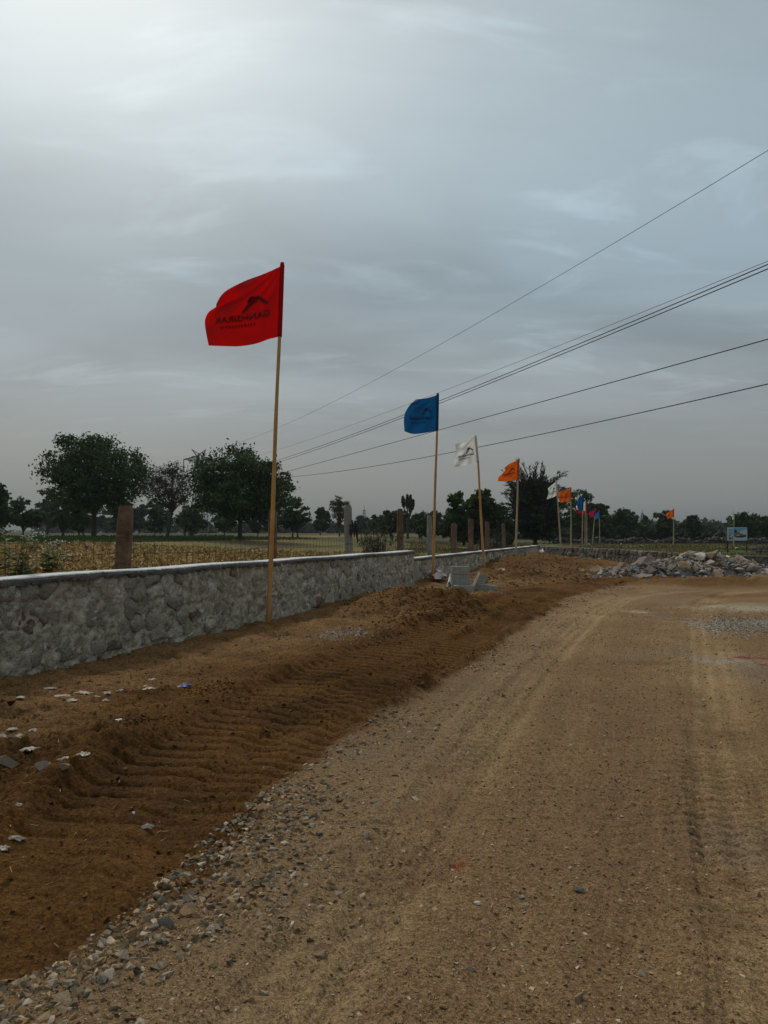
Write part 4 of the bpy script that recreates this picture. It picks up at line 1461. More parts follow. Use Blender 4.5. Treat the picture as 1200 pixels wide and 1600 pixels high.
def flag(base, top, d, cloth_mat, outl, label, ink='ink', pole='bamboo', r0=0.034, zbase=None, yaw=0.30, amp=0.11, seed=0, print_=True, nu=44, nv=34, ph=0.0):
    """outl = (top edge, free edge, bottom edge) photo points, drawn from the pole outwards, down, and back to the pole"""
    b = at(base[0], base[1], d)
    if zbase is None:
        zbase = lot_z(b.x, b.y)
    b.z = zbase
    t = at(top[0], top[1], d)
    root = empty('flag', (b.x, b.y, b.z), label, 'flag', 'flags on bamboo poles')
    mb = MB()
    L = t - b
    rn = random.Random(seed + 3)
    pts, rad = [], []
    n = 16
    hb = at(outl[2][-1][0], outl[2][-1][1], d) - b
    fh = (hb.z + 0.15) / (L.z + 0.15)
    for i in range(n + 1):
        f = i / n
        w = 0.018 * math.sin(f * 5 + seed) * (f < fh)
        xx = hb.x * f / fh if f < fh else hb.x + (L.x - hb.x) * (f - fh) / (1 - fh)
        pts.append((xx + w * f * max(0, fh - f) * 4, 0, -0.15 + (L.z + 0.15) * f))
        rad.append((r0 * (1 - 0.42 * f)) * (1.07 if i % 3 == 0 else 0.97))
    mb.tube(pts, rad, 8)
    po = mb.build('pole', MAT[pole], root, smooth=True)
    P = lambda q: (lambda v: (v.x - b.x, v.z - b.z))(at(q[0], q[1], d))
    te, fe, be = [[P(q) for q in e] for e in outl]
    T = resample(te, nu)
    Bt = resample(be[::-1], nu)
    Fr = resample(fe, nv)
    Po = resample([te[0], be[-1]], nv)
    u = np.linspace(0, 1, nu)[:, None, None]
    v = np.linspace(0, 1, nv)[None, :, None]
    S = (1 - v) * T[:, None] + v * Bt[:, None] + (1 - u) * Po[None] + u * Fr[None] - ((1 - u) * (1 - v) * T[0] + u * (1 - v) * T[-1] + (1 - u) * v * Bt[0] + u * v * Bt[-1])
    U, W = np.meshgrid(np.linspace(0, 1, nu), np.linspace(0, 1, nv), indexing='ij')
    width = abs(T[-1][0] - T[0][0]) + 0.2
    sc = width / 1.2
    dep = yaw * width * U + amp * sc * U * (0.9 * np.sin(6.5 * U + 3.0 * W + ph) + 0.55 * np.sin(11 * U - 6 * W + 1.3 + ph) + 0.30 * np.sin(15 * W + 5 * U + ph))
    # creases fanning from the top of the hoist
    an = np.arctan2(W + 0.05, U + 0.02)
    dep = dep + 0.034 * sc * np.sin(an * 17 + ph) * np.sqrt(U) * (1 - 0.4 * U)
    kf = (d + dep) / d
    G = np.stack([(S[..., 0] + b.x) * kf - b.x, dep, (S[..., 1] + b.z - CAM_H) * kf + CAM_H - b.z], -1)
    idx = np.arange(nu * nv).reshape(nu, nv)
    q = np.stack([idx[:-1, :-1], idx[:-1, 1:], idx[1:, 1:], idx[1:, :-1]], -1).reshape(-1, 4)
    cl = obj('cloth', mesh_np('cloth', G.reshape(-1, 3), q), MAT[cloth_mat], root, smooth=True)
    # sleeve round the pole
    sv = MB()
    sp = [Vector((S[0, j, 0], 0, S[0, j, 1])) for j in range(0, nv, 3)] + [Vector((S[0, -1, 0], 0, S[0, -1, 1]))]
    rp = r0 * 0.62 + 0.012
    sv.tube([sp[0] + Vector((0, 0, 0.05))] + sp, [rp * 0.8] + [rp] * len(sp), 10)
    sv.build('sleeve', MAT[cloth_mat], root, smooth=True)
    if print_:
        def surf(uu, vv, side):
            a = np.clip(uu, 0, 1) * (nu - 1)
            c = np.clip(vv, 0, 1) * (nv - 1)
            i = np.minimum(a.astype(int), nu - 2)
            j = np.minimum(c.astype(int), nv - 2)
            fa, fc = (a - i)[:, None], (c - j)[:, None]
            p = (G[i, j] * (1 - fa) + G[i + 1, j] * fa) * (1 - fc) + (G[i, j + 1] * (1 - fa) + G[i + 1, j + 1] * fa) * fc
            p = p.copy()
            p[:, 1] += side * 0.012 * max(1, sc)
            return p
        shapes = []
        k = 0.72 / TXT[:, 0].max()
        shapes.append((0.14 + TXT[:, 0] * k, 0.66 - TXT[:, 1] * 0.13 - 0.04 * TXT[:, 0] * k, TXF))
        k = 0.46 / SUB[:, 0].max()
        shapes.append((0.34 + SUB[:, 0] * k, 0.735 - SUB[:, 1] * 0.055 - 0.03 * SUB[:, 0] * k, SUF))
        # roof emblem: short slope, ridge, long slope with a block
        em = [[(0.16, 0.47), (0.19, 0.44), (0.285, 0.345), (0.30, 0.385), (0.20, 0.485)], [(0.285, 0.345), (0.33, 0.31), (0.43, 0.40), (0.52, 0.53), (0.47, 0.52), (0.39, 0.43), (0.32, 0.37)],
              [(0.36, 0.315), (0.42, 0.30), (0.455, 0.345), (0.45, 0.40), (0.41, 0.37)]]
        for poly in em:
            A = np.array(poly)
            shapes.append((A[:, 0], A[:, 1], [tuple(range(len(A)))]))
        for side in (-1, 1):
            VV, FF = [], []
            for uu, vv, F in shapes:
                o_ = len(VV)
                VV += [tuple(p) for p in surf(uu, vv, side)]
                FF += [tuple(o_ + i for i in f) for f in F]
            obj('print', (VV, FF), MAT[ink], cl)
    return root


gzf = lambda px, d: float(ground_z(at(px, 834, d).x, d))
flag((418, 973), (440, 411), 12.05, 'red', ([(441, 415), (412, 428), (385, 438), (362, 449), (350, 457), (343, 465)], [(343, 465), (338, 475), (337, 481), (329, 485), (323, 492), (320, 503), (322, 520), (326, 540)],
     [(326, 540), (352, 541), (375, 541), (400, 537), (420, 530), (437, 526)]), 'tall red flag with dark print by the taller wall', ink='ink_red', r0=0.042, seed=1, nu=64, nv=48)
flag((676, 906), (684, 614), 23.0, 'blue', ([(684, 617), (667, 622), (650, 624)], [(650, 624), (641, 632), (633, 645), (631, 658), (632, 674)], [(632, 674), (645, 678), (660, 677), (683, 673)]),
     'dark blue flag at the start of the lower wall', ink='ink_blue', r0=0.05, seed=2, ph=1.0)
flag((757, 892), (743, 681), 29.0, 'white', ([(743, 682), (727, 689), (711, 694)], [(711, 694), (712, 705), (710, 718), (709, 730)], [(709, 730), (722, 728), (737, 725), (747, 722)]),
     'white flag with black print on a leaning pole beyond the concrete blocks', r0=0.055, seed=3, ph=2.0)
flag((806, 878), (810, 715), 37.3, 'orange', ([(810, 719), (797, 724), (788, 731)], [(788, 731), (789, 735), (784, 741), (779, 746), (778, 752)], [(778, 752), (790, 752), (809, 750)]),
     'orange flag in front of the feathery dark tree', ink='ink_red', pole='bamboo_pale', r0=0.06, seed=4, ph=3.0)
zb = gzf(877, 58)
flag((877, 863), (868.5, 750), 58, 'white', ([(869, 752), (862, 758), (856, 763)], [(856, 763), (857, 767), (857, 771), (854, 780)], [(854, 780), (862, 778), (870.5, 774)]),
     'white flag with dark emblem before the feathery dark tree', pole='bamboo_pale', r0=0.065, zbase=zb, seed=5, ph=4.0)
flag((892, 860), (892.3, 762), 65, 'orange', ([(892, 763), (882, 766), (872, 769)], [(872, 769), (873, 778), (875, 785)], [(875, 785), (884, 784), (892, 782)]),
     'orange flag right beside the smaller white flag', pole='bamboo_pale', ink='ink_red', r0=0.065, zbase=gzf(892, 65), seed=6, ph=5.0)
flag((909, 857), (911.6, 773), 70, 'blue', ([(911.5, 774), (906, 779), (900, 785)], [(900, 785), (902, 792), (905, 799)], [(905, 799), (908, 799), (910.6, 797.5)]),
     'blue flag flown in front of a white and a dark red one', pole='bamboo_pale', r0=0.07, zbase=gzf(909, 70), seed=7, print_=False, nu=24, nv=20)
flag((914, 853), (915, 782), 80, 'white', ([(915, 783), (907, 787), (900, 790)], [(900, 790), (900.5, 793), (901, 796)], [(901, 796), (908, 798), (914.6, 798)]),
     'white flag mostly hidden behind a blue one', pole='bamboo_pale', r0=0.06, zbase=gzf(914, 80), seed=8, print_=False, nu=24, nv=20)
flag((916.8, 852), (917, 785), 84, 'darkred', ([(917, 786), (908, 790), (900, 794)], [(900, 794), (899.5, 797), (899, 800)], [(899, 800), (908, 804), (917, 802)]),
     'dark red flag behind the white and blue ones', pole='bamboo_pale', r0=0.06, zbase=gzf(917, 84), seed=9, print_=False, nu=24, nv=20)
flag((925.5, 852), (930.6, 795), 92, 'magenta', ([(930.5, 796), (925, 799), (919.7, 801)], [(919.7, 801), (921, 805), (922.5, 808.5)], [(922.5, 808.5), (926, 808), (929, 806.5)]),
     'magenta flag on a slanting pole', pole='bamboo_pale', r0=0.065, zbase=gzf(925, 92), seed=10, print_=False, nu=24, nv=20)
flag((937.3, 850), (936.2, 798), 100, 'skyblue', ([(936.2, 799), (932, 802), (929, 805)], [(929, 805), (928.6, 808), (928.7, 811.5)], [(928.7, 811.5), (932, 811), (936.4, 809.5)]),
     'light blue flag next to the magenta one', pole='bamboo_pale', r0=0.065, zbase=gzf(937, 100), seed=11, print_=False, nu=24, nv=20)
flag((1052, 854), (1052.8, 794), 80, 'orange', ([(1052.8, 795), (1047, 799), (1041, 802)], [(1041, 802), (1042, 806), (1042.5, 811.5)], [(1042.5, 811.5), (1047, 809.5), (1052.6, 808)]),
     'orange flag standing alone behind the rock heap', pole='bamboo_pale', r0=0.06, zbase=gzf(1052, 80), seed=12, print_=False, nu=24, nv=20)
flag((1146, 856), (1145.6, 798.5), 75, 'white', ([(1145.6, 800), (1144, 802.5), (1142, 804.7)], [(1142, 804.7), (1143.8, 808), (1144, 812)], [(1144, 812), (1145.5, 812), (1147, 811)]),
     'small white flag hanging limp behind the signboard', pole='bamboo_pale', r0=0.05, zbase=gzf(1146, 75), seed=13, print_=False, nu=24, nv=20, yaw=0.8)


# ------------------------------------------------------------------ fence behind the wall
def ray_line(px, off):
    """ground point on the line offset `off` behind wall 1's front, seen in column px"""
    k = (px - 600.0) / FPX
    A = W1A + WN * off
    t = (k * A[1] - A[0]) / (WD[0] - k * WD[1])
    return A + WD * t


def build_fence():
    posts = [(-150, 770, 30, 'post_brown', 0.95), (188, 790, 24, 'post_brown', 0.95), (425, 797, 13, 'post_brown', 0.95), (547, 789, 12.5, 'post_grey', 1.0), (625.5, 795, 9.5, 'post_brown', 1.1), (672, 806, 8.5, 'post_grey', 1.3),
             (708, 818, 9.5, 'post_dark', 1.3), (736, 811, 8, 'post_brown', 1.4), (761, 815, 6.5, 'post_dark', 1.4), (788, 818, 5.5, 'post_dark', 1.5)]
    root = None
    prev = None
    vmb = MB()
    for k, (px, top, w, m, off) in enumerate(posts):
        g = ray_line(px, off)
        z0 = float(ground_z(g[0], g[1]))
        if root is None:
            r0 = g
            root = empty('wire_fence', (g[0], g[1], z0), 'wire mesh fence on uneven stone posts just behind the wall', 'fence')
        d = g[1]
        width = w / FPX * d
        ztop = at(px, top, d).z
        H = ztop - z0
        rn = random.Random(k + 40)
        mb = MB()
        n = 9
        V, F = [], []
        lean = rn.uniform(-0.03, 0.03) + (0.05 if px == 188 else 0)
        for i in range(n + 1):
            f = i / n
            hw = width / 2 * (1.08 - 0.12 * f + rn.uniform(-0.05, 0.05))
            if i == n:
                hw *= 0.68
            if i == n - 1 and px in (188,):
                hw *= 0.94
            hd = 0.045 + 0.5 * 0.09 * (1 + rn.uniform(-0.1, 0.1))
            zz = -0.2 + (H + 0.2) * (f if i < n else 1.0)
            if i == n - 1:
                zz = H - 0.07
            cx = lean * zz
            c = 0.25
            for sx, sy in ((-1, -c), (-1 + c, -1), (1 - c, -1), (1, -c), (1, c), (1 - c, 1), (-1 + c, 1), (-1, c)):
                V.append((cx + sx * hw + rn.uniform(-.006, .006), sy * hd + rn.uniform(-.006, .006), zz))
        for i in range(n):
            for q in range(8):
                a, b = i * 8 + q, i * 8 + (q + 1) % 8
                F.append((a, b, b + 8, a + 8))
        F.append(tuple(n * 8 + q for q in range(8)))
        mb.add(V, F)
        ang = math.atan2(WD[1], WD[0]) * 0.35
        o = mb.build('post', MAT[m], root, loc=(g[0] - r0[0], g[1] - r0[1], z0 - float(ground_z(r0[0], r0[1]))), rot=(0, 0, ang * 0.2))
        # tie wires round the post
        if k in (1, 2, 3):
            for hh in (0.55, 0.75):
                t = MB()
                t.tube([(lean * H * hh + (width * 0.54) * math.cos(a), 0.115 * math.sin(a), H * hh + 0.01 * math.sin(3 * a)) for a in np.linspace(0, 6.28, 13)], 0.004, 4, False)
                t.build('tie_wire', MAT['wire'], o)
        if px == 547:
            t = MB()
            rn2 = random.Random(4)
            for s in range(5):
                x0 = width * (0.1 + 0.12 * s)
                t.tube([(x0 + rn2.uniform(-.03, .03), -0.13, H - 0.42 + rn2.uniform(-.08, .05)), (x0 + rn2.uniform(-.05, .07), -0.15, H - 0.6), (x0 + rn2.uniform(-.05, .09), -0.14, H - 0.75 - rn2.random() * 0.25)], [0.02, 0.04, 0.012], 5)
            t.build('rag', MAT['rag'], o)
        if prev is not None and k < 7:
            a, b = prev, (g, z0, H)
            L = np.linalg.norm(b[0] - a[0])
            nz = 9
            for i in range(nz):
                hz = 0.12 + 1.25 * (i / (nz - 1)) ** 1.2
                mb2 = MB()
                pts = []
                for s in range(7):
                    f = s / 6
                    p = a[0] + (b[0] - a[0]) * f
                    zz = a[1] + (b[1] - a[1]) * f + hz - 0.04 * 4 * f * (1 - f)
                    pts.append((p[0] - r0[0], p[1] - r0[1] - 0.08, zz - float(ground_z(r0[0], r0[1]))))
                mb2.tube(pts, 0.0036, 4, False)
                mb2.build('wire', MAT['wire'], root)
            nv = int(L / 0.16)
            for i in range(1, nv):
                f = i / nv
                p = a[0] + (b[0] - a[0]) * f
                zb_ = a[1] + (b[1] - a[1]) * f - float(ground_z(r0[0], r0[1])) - 0.04 * 4 * f * (1 - f)
                w_ = rn.uniform(-0.015, 0.015)
                vmb.tube([(p[0] - r0[0], p[1] - r0[1] - 0.08, zb_ + 0.1), (p[0] - r0[0] + w_, p[1] - r0[1] - 0.085, zb_ + 0.7), (p[0] - r0[0], p[1] - r0[1] - 0.08, zb_ + 1.38)], 0.003, 3, False)
        prev = (g, z0, H)
    tag(vmb.build('mesh_wires', MAT['wire'], root), kind='stuff')


build_fence()


# ------------------------------------------------------------------ trees
def limb(mb, p, d, L, r, rnd, depth, tips, spread=0.6, up=0.15, n=5, segs=4, ratio=0.66, kids=(2, 3), minr=0.012):
    pts, rad = [p.copy()], [r]
    q = p.copy()
    dd = d.normalized()
    for i in range(segs):
        dd = (dd + Vector((rnd.gauss(0, 0.13), rnd.gauss(0, 0.13), rnd.gauss(0, 0.08) + up * 0.25))).normalized()
        q = q + dd * (L / segs)
        pts.append(q.copy())
        rad.append(max(minr, r * (1 - 0.42 * (i + 1) / segs)))
    mb.tube(pts, rad, n if depth > 1 else 4, False)
    if depth <= 0:
        tips.append((q.copy(), dd.copy()))
        return
    if depth == 1:
        tips.append((q.copy(), dd.copy()))
    for i in range(rnd.randint(*kids)):
        nd = (dd + Vector((rnd.gauss(0, spread), rnd.gauss(0, spread), rnd.gauss(0, spread * 0.6) + up))).normalized()
        k = rnd.choice((len(pts) - 1, len(pts) - 1, len(pts) - 2))
        limb(mb, pts[k], nd, L * rnd.uniform(ratio * 0.8, ratio * 1.15), rad[k] * 0.72, rnd, depth - 1, tips, spread, up, n, 3, ratio, kids, minr)


def leaf_quads(P, size, rs, aspect=1.7, up=0.3):
    """one quad (as a folded leaf spray) per point"""
    n = len(P)
    a = rs.normal(size=(n, 3))
    a /= np.linalg.norm(a, axis=1)[:, None]
    b = rs.normal(size=(n, 3))
    b[:, 2] += up
    b -= a * np.sum(a * b, 1)[:, None]
    b /= np.linalg.norm(b, axis=1)[:, None]
    s = (size * rs.uniform(0.55, 1.35, n))[:, None]
    V = np.stack([P - a * s * aspect * 0.5, P + b * s * 0.5, P + a * s * aspect * 0.5, P - b * s * 0.5], 1).reshape(-1, 3)
    F = np.arange(n * 4).reshape(-1, 4)
    return V, F


def make_tree(name, loc, H, W, label, seed, leafmat='leaf', n_leaf=9000, leaf=0.22, crown0=0.30, lobes=None, group='trees beyond the fields', trunk_r=None, flat=1.0, lean=(0, 0), trunks=1, depth_k=1.0, twigs=4, bark='bark', clump=1.0):
    """H height, W crown width; crown from crown0*H to H as a union of uneven lobes carried by limbs"""
    rnd = random.Random(seed)
    rs = np.random.default_rng(seed)
    root = empty(name, loc, label, 'tree', group, rz=0)
    tr = trunk_r or max(0.09, H * 0.022)
    mb = MB()
    lob = []
    if lobes is None:
        nl = rnd.randint(8, 14)
        sk = rnd.uniform(-0.12, 0.12)
        for i in range(nl):
            a = rnd.uniform(0, 6.28)
            rr = rnd.uniform(0.08, 0.40) * W
            zz = H * (crown0 + (1 - crown0) * rnd.uniform(0.18, 0.84))
            wr = rnd.uniform(0.10, 0.25)
            lob.append((rr * math.cos(a) + sk * W, rr * math.sin(a) * depth_k, zz, W * wr, H * (1 - crown0) * wr * rnd.uniform(0.6, 1.0)))
        lob.append((0, 0, H * 0.86 - W * 0.0, W * 0.25, H * 0.13))
        lob.append((0, 0, H * (crown0 + 0.40 * (1 - crown0)), W * 0.33, H * (1 - crown0) * 0.30))
    else:
        for (x, z, rx, rz) in lobes:
            for s in (-1, 1):
                lob.append((x * W, s * rnd.uniform(0.05, 0.22) * W * depth_k, z * H, rx * W, rz * H))
    # trunk and limbs reach into each lobe
    for t in range(trunks):
        fx = rnd.uniform(-0.06, 0.06) * W * (trunks > 1) * 2
        fork = Vector((lean[0] * H * 0.5 + fx, lean[1], H * crown0 * rnd.uniform(0.72, 0.95)))
        mb.tube([(fx, 0, -0.2), (fx, 0, 0.05), (fork.x * 0.45 + fx * .5, 0, fork.z * 0.5), fork], [tr * 1.5, tr * 1.2, tr, tr * 0.85], 8)
        for (x, y, z, rx, rz) in lob:
            e = Vector((x, y, z))
            mid = fork.lerp(e, 0.5) + Vector((rnd.gauss(0, 0.04) * W, rnd.gauss(0, 0.04) * W, 0.03 * H))
            mb.tube([fork, fork.lerp(mid, 0.55) + Vector((0, 0, 0.01 * H)), mid, mid.lerp(e, 0.6), e], [tr * 0.6, tr * 0.45, tr * 0.33, tr * 0.2, tr * 0.09], 5, False)
            for k in range(twigs):
                q = mid.lerp(e, rnd.uniform(0.2, 0.98))
                v = Vector((rnd.gauss(0, 1), rnd.gauss(0, 1), rnd.gauss(0.25, 0.6))).normalized()
                mb.tube([q, q + Vector((v.x * rx, v.y * rx, v.z * rz)) * 0.5, q + Vector((v.x * rx, v.y * rx, v.z * rz)) * 0.98], [tr * 0.16, tr * 0.1, tr * 0.04], 4, False)
    mb.build('trunk', MAT[bark], root, smooth=True)
    # leaves: clumps over the lobes' shells
    vol = np.array([l[3] ** 2 * l[4] for l in lob])
    vol = vol ** 0.75
    cl = []
    ncl = max(40, n_leaf // 45)
    pick = rs.choice(len(lob), ncl, p=vol / vol.sum())
    for i in pick:
        x, y, z, rx, rz = lob[i]
        v = rs.normal(size=3)
        v /= np.linalg.norm(v)
        r_ = rs.uniform(0.30, 1.08) ** 0.6
        if rs.random() < 0.05:
            r_ *= rs.uniform(1.05, 1.28)
        cl.append((x + v[0] * rx * r_, y + v[1] * rx * r_, z + v[2] * rz * r_ * flat))
    cl = np.array(cl)
    per = n_leaf // ncl
    cs = rs.uniform(0.6, 1.3, ncl) * W * 0.036 * clump
    P = (cl[:, None, :] + rs.normal(size=(ncl, per, 3)) * cs[:, None, None] * np.array((1.15, 1.15, 0.7))).reshape(-1, 3)
    V, F = leaf_quads(P, leaf, rs)
    tag(obj('crown', mesh_np('crown', V, F), MAT[leafmat], root), kind='stuff')
    return root


def tree_px(name, px0, px1, top, base, d, label, seed, **kw):
    c = at((px0 + px1) / 2, 834, d)
    z = float(ground_z(c.x, d)) if base is None else at(600, base, d).z
    z = float(ground_z(c.x, d))
    H = at(600, top, d).z - z
    W = (px1 - px0) / FPX * d
    return make_tree(name, (c.x, d, z), H, W, label, seed, **kw)


L1 = [(-0.32, 0.72, 0.16, 0.17), (-0.12, 0.86, 0.19, 0.14), (0.10, 0.85, 0.18, 0.15), (0.30, 0.72, 0.18, 0.16), (-0.10, 0.62, 0.26, 0.20), (0.14, 0.60, 0.26, 0.18), (-0.36, 0.60, 0.10, 0.10), (0.36, 0.58, 0.13, 0.10), (0.0, 0.47, 0.24, 0.13), (0.02, 0.93, 0.12, 0.06), (-0.22, 0.44, 0.20, 0.12), (0.24, 0.44, 0.20, 0.12), (0.02, 0.36, 0.26, 0.08), (-0.42, 0.70, 0.07, 0.07), (0.44, 0.70, 0.06, 0.09)]
tree_px('broadleaf_tree', 65, 228, 683, 838, 84, 'tall broad dark green tree standing left of the bare thorn tree', 1, n_leaf=27000, leaf=0.19, crown0=0.34, lobes=L1)
L2 = [(-0.30, 0.70, 0.19, 0.17), (-0.08, 0.88, 0.17, 0.12), (0.12, 0.78, 0.17, 0.13), (0.33, 0.70, 0.15, 0.16), (-0.10, 0.62, 0.26, 0.20), (0.15, 0.58, 0.24, 0.18), (-0.32, 0.52, 0.16, 0.13), (0.36, 0.54, 0.13, 0.14), (0.0, 0.43, 0.26, 0.12), (0.22, 0.44, 0.18, 0.10), (0.02, 0.94, 0.10, 0.05), (-0.28, 0.38, 0.17, 0.10), (0.0, 0.32, 0.28, 0.09), (0.28, 0.36, 0.16, 0.09), (0.44, 0.66, 0.06, 0.10), (-0.42, 0.62, 0.07, 0.10)]
tree_px('broadleaf_tree', 297, 453, 700, 841, 80, 'wide dark green tree behind the red flag pole', 2, n_leaf=27000, leaf=0.19, crown0=0.27, lobes=L2)


def bare_tree(px, top, d, label, seed, name='thorn_tree', lean=-0.15, W=0.55, leafmat='drytwig', nleaf=3500, up=0.25, spread=0.62, depth=6, leaf=0.16, group='trees beyond the fields', kids=(2, 3), trunk=0.30, mat='bark_dry'):
    rnd = random.Random(seed)
    rs = np.random.default_rng(seed)
    c = at(px, 834, d)
    z = float(ground_z(c.x, d))
    H = at(600, top, d).z - z
    root = empty(name, (c.x, d, z), label, 'tree', group)
    mb = MB()
    tips = []
    r = max(0.08, H * 0.022)
    f = Vector((lean * H * -0.12, 0, H * trunk))
    mb.tube([(lean * H * 0.2, 0, -0.2), (lean * H * 0.12, 0, H * trunk * 0.45), f], [r * 1.4, r * 1.1, r], 7, False)
    for i in range(4):
        a = i * 1.57 + rnd.uniform(-0.4, 0.4)
        limb(mb, f, Vector((math.cos(a) * 0.75, math.sin(a) * 0.55, 0.75)), H * 0.26, r * 0.62, rnd, depth - 2, tips, spread, up, 5, 4, 0.70, kids, 0.018)
    # scale to the photo's height
    zm = max(v[2] for v in mb.v)
    xm = max(abs(v[0]) for v in mb.v)
    sx, sz = W * H / xm, H / zm
    mb.v = [(v[0] * sx, v[1] * sx, v[2] * sz if v[2] > 0 else v[2]) for v in mb.v]
    mb.build('trunk', MAT[mat], root)
    if nleaf:
        T = np.array([(t[0].x * sx, t[0].y * sx, t[0].z * sz) for t in tips])
        tw = np.array([v for v in mb.v if v[2] > H * 0.36])
        P = tw[rs.integers(0, len(tw), nleaf)] + rs.normal(size=(nleaf, 3)) * H * 0.035
        V, F = leaf_quads(P, leaf, rs, 2.2)
        tag(obj('crown', mesh_np('crown', V, F), MAT[leafmat], root), kind='stuff')
    return root


L3 = [(-0.32, 0.62, 0.16, 0.13), (-0.12, 0.80, 0.18, 0.13), (0.10, 0.88, 0.16, 0.10), (0.30, 0.72, 0.16, 0.13), (0.0, 0.62, 0.20, 0.14), (0.30, 0.54, 0.14, 0.10), (-0.25, 0.48, 0.14, 0.09), (0.12, 0.48, 0.16, 0.09), (-0.38, 0.72, 0.10, 0.08)]
tree_px('thorn_tree', 220, 302, 720, 840, 80, 'sparse twiggy thorn tree with thin grey crown between two dense trees', 8, leafmat='drytwig', n_leaf=6500, leaf=0.11, crown0=0.36, lobes=L3, twigs=26, bark='bark_dry', clump=1.6, trunk_r=0.16, lean=(0.12, 0))
L4 = [(-0.30, 0.66, 0.14, 0.20), (-0.10, 0.82, 0.14, 0.16), (0.12, 0.84, 0.14, 0.15), (0.30, 0.68, 0.14, 0.20), (0.0, 0.58, 0.20, 0.22), (0.0, 0.36, 0.12, 0.14)]
tree_px('feathery_tree', 514, 547, 772, 838, 128, 'upright grey feathery tree beyond the grey post', 9, leafmat='drytwig', n_leaf=3600, leaf=0.15, crown0=0.22, lobes=L4, twigs=22, bark='bark_dry', clump=1.4, trunk_r=0.16)

BG = [(-40, 28, 756, 95, 'leaf', 'dark tree at the far left of the row behind the fields'), (10, 62, 778, 105, 'leaf2', 'dark rounded tree in the row left of the tall broad tree'), (48, 100, 764, 165, 'leaf3', 'hazy pale tree behind the dark row at left'),
      (78, 118, 778, 115, 'leaf', 'small dark tree at the foot of the tall broad tree'), (196, 238, 792, 190, 'leaf3', 'hazy tree far behind, left of the bare thorn tree'), (225, 275, 783, 210, 'leaf3', 'hazy tree far behind the bare thorn tree'),
      (268, 312, 788, 170, 'leaf2', 'tree far behind, right of the bare thorn tree'), (120, 170, 792, 200, 'leaf3', 'hazy tree far behind the tall broad tree'), (160, 210, 790, 180, 'leaf2', 'dark tree in the far row beyond the green strip'),
      (428, 488, 778, 108, 'leaf', 'dark green tree just right of the wide tree'), (405, 440, 795, 150, 'leaf2', 'tree in the distance behind the wide tree'), (486, 515, 793, 150, 'leaf2', 'small round tree between the dark tree and the feathery one'),
      (546, 580, 806, 230, 'leaf3', 'very hazy tree below the distant mast'), (572, 602, 804, 170, 'leaf2', 'small dark tree left of the dark leafy clump'), (592, 634, 797, 105, 'leaf', 'dark leafy tree behind the brown post'),
      (640, 676, 801, 125, 'leaf2', 'olive tree right of the tall tufted tree'), (664, 698, 796, 150, 'leaf3', 'greyish tree behind the blue flag pole'), (682, 742, 769, 66, 'leaf', 'dense dark tree left of the leaning flag pole'),
      (728, 778, 766, 68, 'leaf', 'dense dark tree right of the leaning flag pole'), (752, 800, 790, 80, 'leaf2', 'olive bushy tree left of the feathery dark tree'), (778, 806, 812, 66, 'leaf2', 'low olive bush at the foot of the feathery dark tree'),
      (872, 938, 764, 112, 'leaf', 'dark tree behind the cluster of far flags'), (915, 962, 785, 116, 'leaf', 'dark tree right of the cluster of far flags'), (948, 998, 796, 125, 'leaf', 'dark tree in the row left of the far mast'),
      (968, 1002, 795, 150, 'leaf2', 'taller olive tree behind the dark row'), (994, 1026, 808, 140, 'leaf2', 'small tree below the far mast'), (1020, 1058, 799, 118, 'leaf', 'dark tree right behind the lone orange flag'),
      (1061, 1099, 805, 120, 'leaf2', 'loose olive tree between the orange flag and the signboard'), (1100, 1116, 822, 150, 'leaf', 'small narrow dark bush left of the signboard'), (1116, 1142, 818, 170, 'leaf3', 'hazy bush behind the left post of the signboard'),
      (1132, 1192, 804, 112, 'leaf', 'broad dark tree behind the signboard'), (1178, 1240, 806, 108, 'leaf2', 'tree right of the signboard'), (838, 880, 800, 100, 'leaf', 'dark tree behind the white flag pole'),
      (100, 150, 786, 118, 'leaf', 'dark bushy tree just behind the trunk of the tall broad tree'), (168, 222, 782, 124, 'leaf', 'dark spreading tree right behind the tall broad tree'), (222, 262, 794, 132, 'leaf2', 'low dark tree left of the thorn tree trunk'),
      (276, 330, 790, 128, 'leaf', 'dark bushy tree between the thorn tree and the wide tree'), (330, 372, 796, 140, 'leaf2', 'low tree behind the trunk of the wide tree'), (382, 424, 792, 126, 'leaf', 'bushy tree right behind the wide tree trunk'),
      (-30, 20, 772, 120, 'leaf2', 'olive tree behind the dark tree at far left'), (650, 690, 806, 112, 'leaf', 'low dark tree behind the grey fence post'), (610, 650, 808, 140, 'leaf2', 'low tree below the tufted tree'),
      (700, 760, 800, 84, 'leaf2', 'low olive tree filling in behind the leaning flag pole'), (1080, 1130, 820, 135, 'leaf2', 'low olive tree in the row near the signboard'), (1040, 1080, 820, 145, 'leaf', 'low dark tree right of the lone orange flag'),
      (985, 1030, 816, 130, 'leaf', 'low dark tree right of the dark row')]
for k, (a, b, top, d, m, lab) in enumerate(BG):
    near = d < 130
    tree_px('tree', a, b, top, None, d, lab, 100 + k, leafmat=m, n_leaf=6500 if near else 3000, leaf=0.24 if near else 0.42, crown0=0.12 if k % 2 else 0.05, trunks=1 + (k % 3 == 0))


